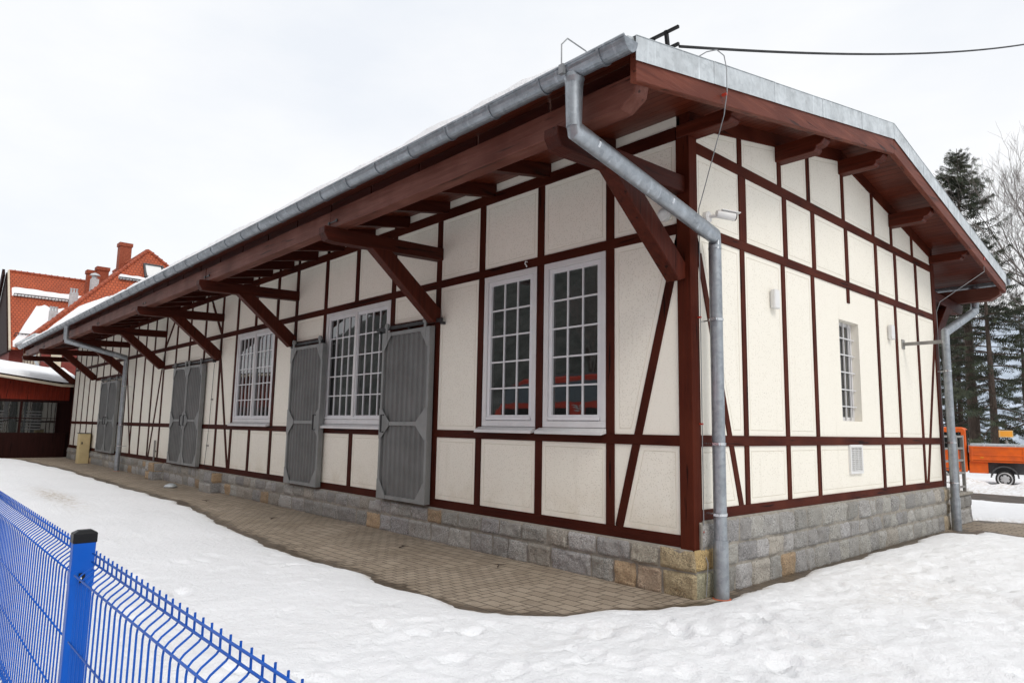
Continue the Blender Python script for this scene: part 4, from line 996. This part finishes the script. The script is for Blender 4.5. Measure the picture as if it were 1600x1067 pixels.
def flue(x, y, z0, z1, w, k):
    c = chimney(x, y, z0, z1, w, w, M['flash'], False); q = MB()
    if k == 0: q.lathe((x, y, z1), (0, 0, 1), [(0, w * .4), (.25, w * .4), (.26, w * .75), (.4, w * .55), (.5, .05)], 12)
    else:
        for i in range(3): q.lathe((x, y - w * .36 + w * .36 * i, z1), (0, 0, 1), [(0, .075), (.25, .075), (.27, .10), (.34, .10)], 10)
    q.build('cowl', M['flash'], c)
flue(-57.6, 5.5, 9.5, 12.7, .52, 0); flue(-58.2, 4.3, 8.5, 11.5, .52, 1); flue(-56, 2.78, 7.5, 9.6, .5, 1)
# skylight, snow guards and snow on the tiles
nf = Vector((7.9, 0, 5)).normalized()
def onhip(y, t, off=.0): return Vector((-50 - 5 * t, y, 7.2 + 7.9 * t)) + nf * off
b = MB(); b.face([onhip(8.2, .69, .12), onhip(9.35, .69, .12), onhip(9.25, .82, .12), onhip(8.1, .82, .12)]); sk = b.build('skylight', M['white'], hip)
b = MB()
for y0, y1, t0, t1 in ((8.0, 8.12, .68, .83), (9.32, 9.44, .68, .83), (8.12, 9.32, .68, .692), (8.12, 9.32, .818, .83)): b.prism([onhip(y0, t0, .0), onhip(y1, t0, 0), onhip(y1, t1, 0), onhip(y0, t1, 0)], nf * .2)
b.build('frame', M['fender'], sk)
def snow_patch(pt, u0, u1, lo, hi, parent, thick=.22, n=40, m=8):
    """pt(u, t, off) on the slope; lo/hi give the t range at u"""
    s = MB(); vs = []; fs = []
    for i in range(n + 1):
        u = u0 + (u1 - u0) * i / n; a, c = lo(u), hi(u)
        for j in range(m + 1):
            q = j / m; e = min(i, n - i, j, m - j); vs.append(pt(u, a + (c - a) * q, -.03 if e == 0 else thick * min(1, e / 2) * (1 + .3 * nz(u * 2, q * 3, 4))))
    for i in range(n):
        for j in range(m): k = i * (m + 1) + j; fs.append((k, k + m + 1, k + m + 2, k + 1))
    s.add(vs, fs); s.build('roof_snow', M['snow'], parent, smooth=True)
lim = lambda y: min((y - 1.05) / 7.45, (17.5 - y) / 9.0)
snow_patch(onhip, 1.7, 16.5, lambda y: .02, lambda y: max(.03, min(lim(y) - .035 if y < 3.6 else lim(y) - .035 - .06 * (y - 3.6), .46 + .03 * nz(y * 1.2, 2) + .02 * nz(y * 3, 5))), hip)
snow_patch(onhip, 6.2, 8.1, lambda y: .625, lambda y: max(.635, min(lim(y) - .03, .675 + .02 * nz(y * 1.7, 1))), hip)
nm = Vector((6.85, 0, 6.1)).normalized()
def onmain(y, t, off=0.): return Vector((-57.9 - 6.1 * t, y, 6.7 + 6.85 * t)) + nm * off
snow_patch(onmain, .75, 9, lambda y: .665 + .015 * nz(y * 1.5, 7), lambda y: .79 + .02 * nz(y * 1.1, 9) - .003 * y, main)
snow_patch(onmain, .75, 8, lambda y: .03, lambda y: .12 + .47 * min(1, max(0, (y - .9) / 1.5)) + .05 * nz(y * 2.2, 12), main)
def guard(pt, u0, u1, t, parent):
    g = MB(); k = 0; a = pt(u0, t, .32); c = pt(u1, t, .32); g.tube([a, c], .04, 6); g.tube([pt(u0, t, .08), pt(u1, t, .08)], .03, 6)
    n = int(abs(u1 - u0) / .22)
    for i in range(n + 1): u = u0 + (u1 - u0) * i / n; g.tube([pt(u, t, .0), pt(u, t, .34)], .02, 4)
    g.build('snow_guard', M['steel_dark'], parent)
guard(onhip, 6.2, 8.0, .62, hip); guard(onhip, 4.0, 5.0, .22, hip); guard(onmain, .9, 5.0, .66, main); guard(onmain, .9, 2.0, .16, main)
# ------------------------------------------------------------------ orange lorry (local frame: +x forward, y to its left)
lr = thing('flatbed_lorry', 'small orange flatbed lorry parked on the snow beyond the platform', 'lorry', (-1.6, 19.32, .12), math.atan2(-.20, -.98))
def lb(name, m, mb, parent=None, bevel=.01): return mb.build(name, m, parent or lr, bevel, local=True)
b = MB(); b.prism([(.92, 0, .42), (2.45, 0, .42), (2.52, 0, .95), (2.22, 0, 1.72), (2.0, 0, 1.80), (1.0, 0, 1.80), (.92, 0, 1.72)], (0, -1.6, 0)); cab = lb('cab', M['orange'], b, None, .03)
for s, y in ((1, .004), (-1, -1.604)):
    g = MB(); g.prism([(1.05, y, 1.10), (2.28, y, 1.10), (2.05, y, 1.64), (1.05, y, 1.64)], (0, .004 * s, 0)); lb('side_window', M['glass'], g, cab, 0)
    g = MB(); g.box(1.1, 2.12, y - .002, y + .003 * s + .002, .5, .52); g.box(1.1, 1.115, y - .002, y + .004, .5, 1.66); g.box(1.18, 1.32, y - .01, y + .02, .95, .99); lb('door', M['fender'], g, cab, 0)
g = MB(); g.box(.905, .918, -1.55, -.05, 1.0, 1.72); lb('rear_window', M['glass'], g, cab, 0)
g = MB(); g.prism([(2.485, -.12, 1.0), (2.485, -1.48, 1.0), (2.24, -1.42, 1.66), (2.24, -.18, 1.66)], (.02, 0, .006)); lb('windscreen', M['glass'], g, cab, 0)
b = MB(); b.box(-1.9, .9, -1.5, -.12, .40, .735); lb('chassis', M['fender'], b)
b = MB(); b.box(-1.95, .86, -1.66, .06, .74, .80); bed = lb('flatbed', M['orange'], b)
for y in (-1.68, .04):
    b = MB(); b.box(-1.95, .86, y, y + .035, .80, 1.22); b.box(-1.95, .86, y - .012, y + .047, 1.17, 1.22); b.box(-1.95, .86, y - .012, y + .047, .94, .98); b.box(-1.95, .86, y - .012, y + .047, .80, .84)
    for x in (-1.9, -.5, .80): b.box(x - .03, x + .03, y - .018, y + .053, .78, 1.22)
    lb('side_panel', M['orange'], b, bed)
b = MB(); b.box(.83, .865, -1.66, .06, .80, 1.24); b.box(-1.96, -1.92, -1.66, .06, .80, 1.2); lb('end_panel', M['orange'], b, bed)
b = MB(); b.box(.4, .88, -.12, -.02, .40, .74); lb('tool_box', M['orange'], b)
for x in (0., 1.62):
    for s, y in ((1, .02), (-1, -1.62)):
        w = MB(); w.lathe((x, y, .255), (0, s, 0), [(-.19, .22), (-.17, .245), (-.03, .245), (0, .228), (.0, .19)], 28); wo = lb('wheel', M['tyre'], w, None, 0)
        h = MB(); h.lathe((x, y + s * .002, .255), (0, s, 0), [(-.05, .195), (.0, .195), (.008, .18), (-.01, .15), (.014, .07), (.02, .04)], 28); lb('hubcap', M['hub'], h, wo, 0)
        h = MB()
        for q in range(6): a = q * math.pi / 3; h.lathe((x + .11 * math.cos(a), y - s * .004, .255 + .11 * math.sin(a)), (0, s, 0), [(0, .02), (.012, .02)], 8)
        lb('hub_hole', M['tyre'], h, wo, 0)
    if x == 0:
        for y in (.03, -1.65):
            f = MB(); pts = [(x + .36 * math.cos(a), .29 + .36 * math.sin(a)) for a in [math.pi * k / 10 for k in range(11)]]; pin = [(x + .32 * math.cos(a), .29 + .32 * math.sin(a)) for a in [math.pi * k / 10 for k in range(11)]]
            for k in range(10): f.prism([(pts[k][0], y, pts[k][1]), (pts[k + 1][0], y, pts[k + 1][1]), (pin[k + 1][0], y, pin[k + 1][1]), (pin[k][0], y, pin[k][1])], (0, -.24 if y > 0 else .24, 0))
            lb('mudguard', M['fender'], f, None, 0)
b = MB(); b.box(-1.98, -1.94, -1.5, -.1, .48, .60); b.box(-1.99, -1.97, -.1, .0, .6, .72); b.box(-1.99, -1.97, -1.6, -1.5, .6, .72); lb('rear_bumper', M['fender'], b)
b = MB(); b.box(-1.97, -1.955, -.12, -.01, .50, .60); lb('tail_light', M['red_plastic'], b)
b = MB(); b.box(-1.0, -.92, .078, .085, .86, .90); b.box(.5, .58, .078, .085, .86, .90); lb('side_reflector', M['yellow'], b)
ld = MB()
for k in range(9): yy = -1.5 + k * .17; ld.box(-1.85 + .1 * (k % 3), .84, yy, yy + .13, 1.20 + .03 * (k % 2), 1.27 + .03 * (k % 2))
o = ld.build('pipe_load', M['flash'], None, .01, local=True); o.location = lr.location; o.rotation_euler = lr.rotation_euler; tag(o, 'grey metal profiles lying on the bed of the orange lorry', 'load')
# yellow sign on a post
t = thing('yellow_sign', 'small yellow rectangular sign on a grey post behind the orange lorry', 'sign', (-2.55, 24.4, .1))
b = MB(); b.tube([(-2.55, 24.4, .05), (-2.55, 24.4, 1.5)], .04, 8); b.build('post', M['railing'], t)
b = MB(); d = Vector((.738, .675, 0)).normalized(); cc = Vector((-2.55, 24.34, 1.75)); b.beam(cc - d * .24, cc + d * .24, .03, .25); b.build('sign_board', M['yellow'], t)
nn = Vector((.675, -.738, 0)); b = MB()                  # pale raised rim, the face itself carries nothing legible
for u0, u1, z0, z1 in ((-.235, .235, 1.852, 1.87), (-.235, .235, 1.63, 1.648), (-.235, -.217, 1.648, 1.852), (.217, .235, 1.648, 1.852)):
    b.prism([cc + d * u0 + nn * .016 + Vector((0, 0, z0 - 1.75)), cc + d * u1 + nn * .016 + Vector((0, 0, z0 - 1.75)), cc + d * u1 + nn * .016 + Vector((0, 0, z1 - 1.75)), cc + d * u0 + nn * .016 + Vector((0, 0, z1 - 1.75))], nn * .004)
b.build('rim', M['beige'], t)
# ------------------------------------------------------------------ trees
def spruce(name, label, loc, H, Rm, seed, dens=1., bare=.12, group='trees behind the platform', lean=0.):
    rnd = random.Random(seed); t = thing(name, label, 'tree', loc, group=group)
    tk = MB(); k = 14; tk.tube([(lean * (q / k) ** 2 + .05 * nz(q * .4, seed), .05 * nz(q * .4, seed + 5), H * q / k) for q in range(k + 1)], [max(.012, .0170 * H * (1 - q / k) ** .9) for q in range(k + 1)], 10); tk.build('trunk', M['bark'], t, smooth=True, local=True)
    cr = MB(); bl = MB(); z = H * bare
    while z < H * .985:
        f = (z - H * bare) / (H * (1 - bare)); nb = rnd.randint(5, 8) if f > .72 else rnd.randint(4, 6)
        for q in range(nb):
            if rnd.random() > dens * (1. if f > .5 else .62 + .9 * max(0, f - .12)): continue
            a = rnd.uniform(0, 6.28); zz = z + rnd.uniform(-.12, .12) * (1 - f); Lb = Rm * ((1 - f) ** .75) * (rnd.uniform(.65, 1.1) if f > .72 else rnd.choice((.45, .7, .95, 1.2)) * rnd.uniform(.85, 1.1)) + .12
            dv = Vector((math.cos(a), math.sin(a), 0)); up = .55 * f - .12; dro = (.42 - .3 * f) * Lb
            P = []; n = max(3, int(Lb / .22))
            for i in range(n + 1):
                s = i / n; P.append(Vector((lean * (zz / H) ** 2, 0, zz)) + dv * (Lb * s) + Vector((0, 0, up * Lb * s - dro * s * s * 1.0 + 1.1 * Lb * max(0, s - .5) ** 1.8)))
            if Lb > .5: bl.tube(P, [max(.006, .03 * Lb / 3 * (1 - i / n) + .006) for i in range(n + 1)], 4, False)
            sd = dv.cross(Vector((0, 0, 1)))
            for i in range(1, n + 1):
                s = i / n
                if s < (.22 if f > .6 else .34) and Lb > 1: continue
                for side in (-1, 1):
                  for rep in range(2):
                    if rnd.random() < .16: continue
                    tl = (.42 * (1 - .6 * s) + .14) * min(1, Lb) * rnd.uniform(.6, 1.2); base = P[i].lerp(P[i - 1], rnd.random())
                    td = (dv * rnd.uniform(.35, .9) + sd * side * rnd.uniform(.5, 1.1) + Vector((0, 0, rnd.uniform(-.75, .08)))).normalized()
                    g = rnd.uniform(.55, 1.5) * (.75 + .4 * s); tt = (g * rnd.uniform(.9, 1.15), g, g * rnd.uniform(.8, 1.0))
                    w = td.cross(Vector((rnd.uniform(-1, 1), rnd.uniform(-1, 1), rnd.uniform(-.3, 1)))).normalized()
                    # a spray: a stem of slender needle blades
                    m = 4
                    for e in range(m):
                        c0 = base + td * (tl * e / m); sp = .10 * (1 - .5 * e / m) + .03
                        for sg in (-1, 1):
                            tip = c0 + td * (tl / m * 1.25) + w * sg * sp + Vector((0, 0, rnd.uniform(-.03, .02)))
                            cr.face([c0 + td * .0, c0 + td * (tl / m * .55) - w * sg * .02, tip], tt)
        z += rnd.uniform(.26, .50) * (1.1 - .62 * f)
    cr.build('crown', M['needles'], t, local=True); bl.build('branches', M['bark'], t, local=True)
    return t
s1 = spruce('spruce_tree', 'tallest spruce, pointed dark crown rising above the right end of the roof', (-5.1, 30.9, 0), 15.3, 4.4, 4, .95, .10)
s2 = spruce('spruce_tree', 'slender sparse spruce with bare thin trunk right of the tallest spruce', (-4.0, 29.4, 0), 10.5, 2.9, 9, .66, .16)
s3 = dup(s2, (-8.3, 37, 0), 1.9, 'shorter dark spruce half hidden behind the far downpipe', scale=1.0)
s4 = dup(s1, (-2.0, 36.0, 0), 2.4, 'spruce at the right edge behind the yellow sign', scale=.72)
s5 = dup(s2, (-5.2, 42, 0), 4.0, 'spruce further back between the two bare trunks', scale=.95)
s6 = dup(s1, (-10.0, 47, 0), 3.4, 'distant spruce behind the gable corner, lower than the tallest spruce', scale=.62)
def bare_tree(name, label, loc, H, seed, depth=7, group=None):
    rnd = random.Random(seed); t = thing(name, label, 'tree', loc, group=group); tr = MB(); cr = MB()
    def grow_(p, d, Lb, r, lv):
        n = 4; P = [p]; q = Vector(d)
        for i in range(n):
            q = (q + Vector((rnd.uniform(-1, 1), rnd.uniform(-1, 1), rnd.uniform(-.4, .9))) * .13).normalized(); P.append(P[-1] + q * (Lb / n))
        (tr if lv < 2 else cr).tube(P, [r * (1 - .45 * i / n) for i in range(n + 1)], 7 if lv < 2 else (4 if lv < 4 else 3), False)
        if lv >= depth: return
        for i in range(rnd.randint(3, 4) if lv < 4 else 3):
            k = rnd.uniform(.35, 1) if i else 1.; j = min(n - 1, int(k * n)); b0 = P[j].lerp(P[j + 1], k * n - j) if k < 1 else P[-1]
            nd = (q + Vector((rnd.uniform(-1, 1), rnd.uniform(-1, 1), rnd.uniform(-.35, .8))) * (.75 if i else .35)).normalized()
            grow_(b0, nd, Lb * rnd.uniform(.6, .82), max(.0055, r * (.62 if i == 0 else .45)), lv + 1)
    grow_(Vector((0, 0, 0)), Vector((0, 0, 1)), H * .30, H * .016, 0)
    tr.build('trunk', M['bark'], t, smooth=True, local=True); cr.build('crown', M['twig'], t, local=True); return t
dup(s2, (-.6, 31.0, 0), 2.7, 'spruce cut by the right edge of the picture in front of the leafless tree', scale=.9)
dup(s1, (-7.4, 38, 0), .7, 'dense spruce in the second row behind the lorry cab', scale=.68)
bt = bare_tree('bare_tree', 'tall leafless tree with fine twigs at the right edge of the picture', (-.6, 33.2, 0), 16, 21)
dup(bt, (-10.6, 47.5, 0), 2.0, 'faint distant leafless tree behind the roof verge left of the tallest spruce', scale=.95)
# ------------------------------------------------------------------ across the yard (seen mirrored in the panes)
tn = thing('railcar', 'red and grey railcar across the yard, seen mirrored in the window panes', 'train', (-4, -17, 0))
b = MB(); b.prism([(-20.6, -15.3, .9), (-20.9, -15.3, 1.5), (-20.5, -15.3, 2.5), (-19.5, -15.3, 3.55), (-18.6, -15.3, 3.84), (22, -15.3, 3.84), (22, -15.3, .9)], (0, -2.8, 0)); b.build('body', M['train_red'], tn, .05)
b = MB(); b.box(-18.4, 22, -15.29, -15.25, 2.78, 3.60); b.prism([(-18.4, -15.29, 2.78), (-20.3, -15.29, 2.78), (-19.6, -15.29, 3.52), (-18.4, -15.29, 3.60)], (0, .04, 0)); b.build('window_band', M['train_grey'], tn)
b = MB(); b.box(-18.5, 22, -17.9, -15.5, 3.85, 3.95); b.build('roof', M['train_grey'], tn)
for x0, x1 in ((-20.1, -17.2), (-16.9, -15.78), (-14.88, -12.9), (-10.5, -8.8), (-4, -2.4), (3.5, 5.1)): b = MB(); b.box(x0, x1, -15.285, -15.24, 1.0, 2.52); b.build('door', M['black'], tn)
b = MB()
for k in range(3): b.tube([(-15.67 + .07 * k, -15.26, 2.64 - .10 * k), (-15.51 + .06 * k, -15.26, 2.63 - .10 * k), (-15.37 + .04 * k, -15.26, 2.58 - .08 * k)], [.012, .028, .034], 6)
b.tube([(-15.01, -15.26, 2.60), (-15.11, -15.26, 2.66), (-15.23, -15.26, 2.60), (-15.23, -15.26, 2.50), (-15.11, -15.26, 2.42), (-15.09, -15.26, 2.28), (-15.19, -15.26, 2.08), (-15.25, -15.26, 1.98)], [.02, .03, .032, .032, .032, .03, .024, .012], 6); b.build('emblem', M['white'], tn)
b = MB(); b.box(-18.5, 21, -17.6, -15.6, .3, .9); b.build('underframe', M['black'], tn)
dup(bt, (-24, -26, 0), 1., 'leafless tree behind the railcar, mirrored in the double windows', scale=.9)
dup(bt, (-14, -27, 0), 3., 'second leafless tree behind the railcar, mirrored in the single windows', scale=.8)
# ------------------------------------------------------------------ litter on the paving
rnd = random.Random(5)
for lab, x, y in (('dark twig lying on the paving below the nearer ribbed door', -3.9, -.75), ('dark twig lying on the paving under the near single windows', -2.2, -.55), ('dark twig on the paving below the double window', -7.4, -.95), ('dark twig on the paving by the near stone pier', -10.6, -.9)):
    b = MB(); a = rnd.uniform(0, 3); p = Vector((x, y, GZ + .015))
    b.tube([p, p + Vector((.09 * math.cos(a), .09 * math.sin(a), .006)), p + Vector((.17 * math.cos(a + .5), .17 * math.sin(a + .5), 0))], [.008, .007, .003], 5)
    b.tube([p + Vector((.09 * math.cos(a), .09 * math.sin(a), .006)), p + Vector((.13 * math.cos(a - .6), .13 * math.sin(a - .6), .012))], [.005, .002], 5)
    tag(b.build('twig', M['bark']), lab, 'twig', 'twigs on the paving')
b = MB(); vs = []; 
b.lathe((-14.1, -.55, GZ), (0, 0, 1), [(0, .13), (.03, .16), (.07, .12), (.10, .05)], 9); o = b.build('plastic_bag', M['flash'], None, smooth=True)
for v in o.data.vertices: v.co += Vector((nz(v.co.x * 9, v.co.y * 9, v.co.z * 9), nz(v.co.y * 9, v.co.x * 9, 3), 0)) * .05
tag(o, 'crumpled pale plastic bag on the paving beside the near stone pier', 'bag')
# ------------------------------------------------------------------ world, sun, camera
w = bpy.data.worlds.new('World'); sc.world = w; w.use_nodes = True; nt = w.node_tree; nt.nodes.clear()
out = nt.nodes.new('ShaderNodeOutputWorld'); bg = nt.nodes.new('ShaderNodeBackground'); bg.inputs[1].default_value = .1
sky = nt.nodes.new('ShaderNodeTexSky'); sky.sky_type = 'NISHITA'; sky.sun_disc = False; sky.sun_elevation = R(47); SUNAZ = R(112); sky.sun_rotation = SUNAZ
tc = nt.nodes.new('ShaderNodeTexCoord'); mp = nt.nodes.new('ShaderNodeMapping'); mp.inputs['Scale'].default_value = (1.2, 1.2, 3.0); nt.links.new(tc.outputs['Generated'], mp.inputs[0])
cl = noise(nt, mp.outputs[0], 1.5, 6, .55, .32, .60)
cloud = mix(nt, cl, (9.5, 9.85, 10.4), (10.9, 10.95, 11.0))
nt.links.new(mix(nt, .90, sky.outputs[0], cloud), bg.inputs[0]); nt.links.new(bg.outputs[0], out.inputs[0])
sd = bpy.data.lights.new('sun', 'SUN'); sd.energy = 1.5; sd.angle = R(22); sd.color = (1, .96, .9); so = bpy.data.objects.new('sun', sd); C.objects.link(so)
el = R(47); sv = Vector((math.sin(SUNAZ) * math.cos(el), math.cos(SUNAZ) * math.cos(el), math.sin(el))); so.rotation_euler = (-sv).to_track_quat('-Z', 'Y').to_euler()
cd = bpy.data.cameras.new('camera'); cam = bpy.data.objects.new('camera', cd); C.objects.link(cam); sc.camera = cam
cd.sensor_width = 36; cd.lens = 24.0; cd.clip_end = 6000; cd.clip_start = .05
yaw, pit, rol = 0.830261503, 0.125643450, 0.0177404033
f = Vector((-math.sin(yaw) * math.cos(pit), math.cos(yaw) * math.cos(pit), math.sin(pit))); r = Vector((math.cos(yaw), math.sin(yaw), 0)); u = r.cross(f)
r2 = r * math.cos(rol) + u * math.sin(rol); u2 = -r * math.sin(rol) + u * math.cos(rol)
cam.matrix_world = Matrix(((r2.x, u2.x, -f.x, 3.75556502), (r2.y, u2.y, -f.y, -5.83711016), (r2.z, u2.z, -f.z, 1.65), (0, 0, 0, 1)))
sc.view_settings.view_transform = 'Standard'; sc.view_settings.look = 'None'; sc.view_settings.exposure = 0; sc.view_settings.gamma = 1
sc.render.engine = 'CYCLES'; sc.cycles.max_bounces = 8
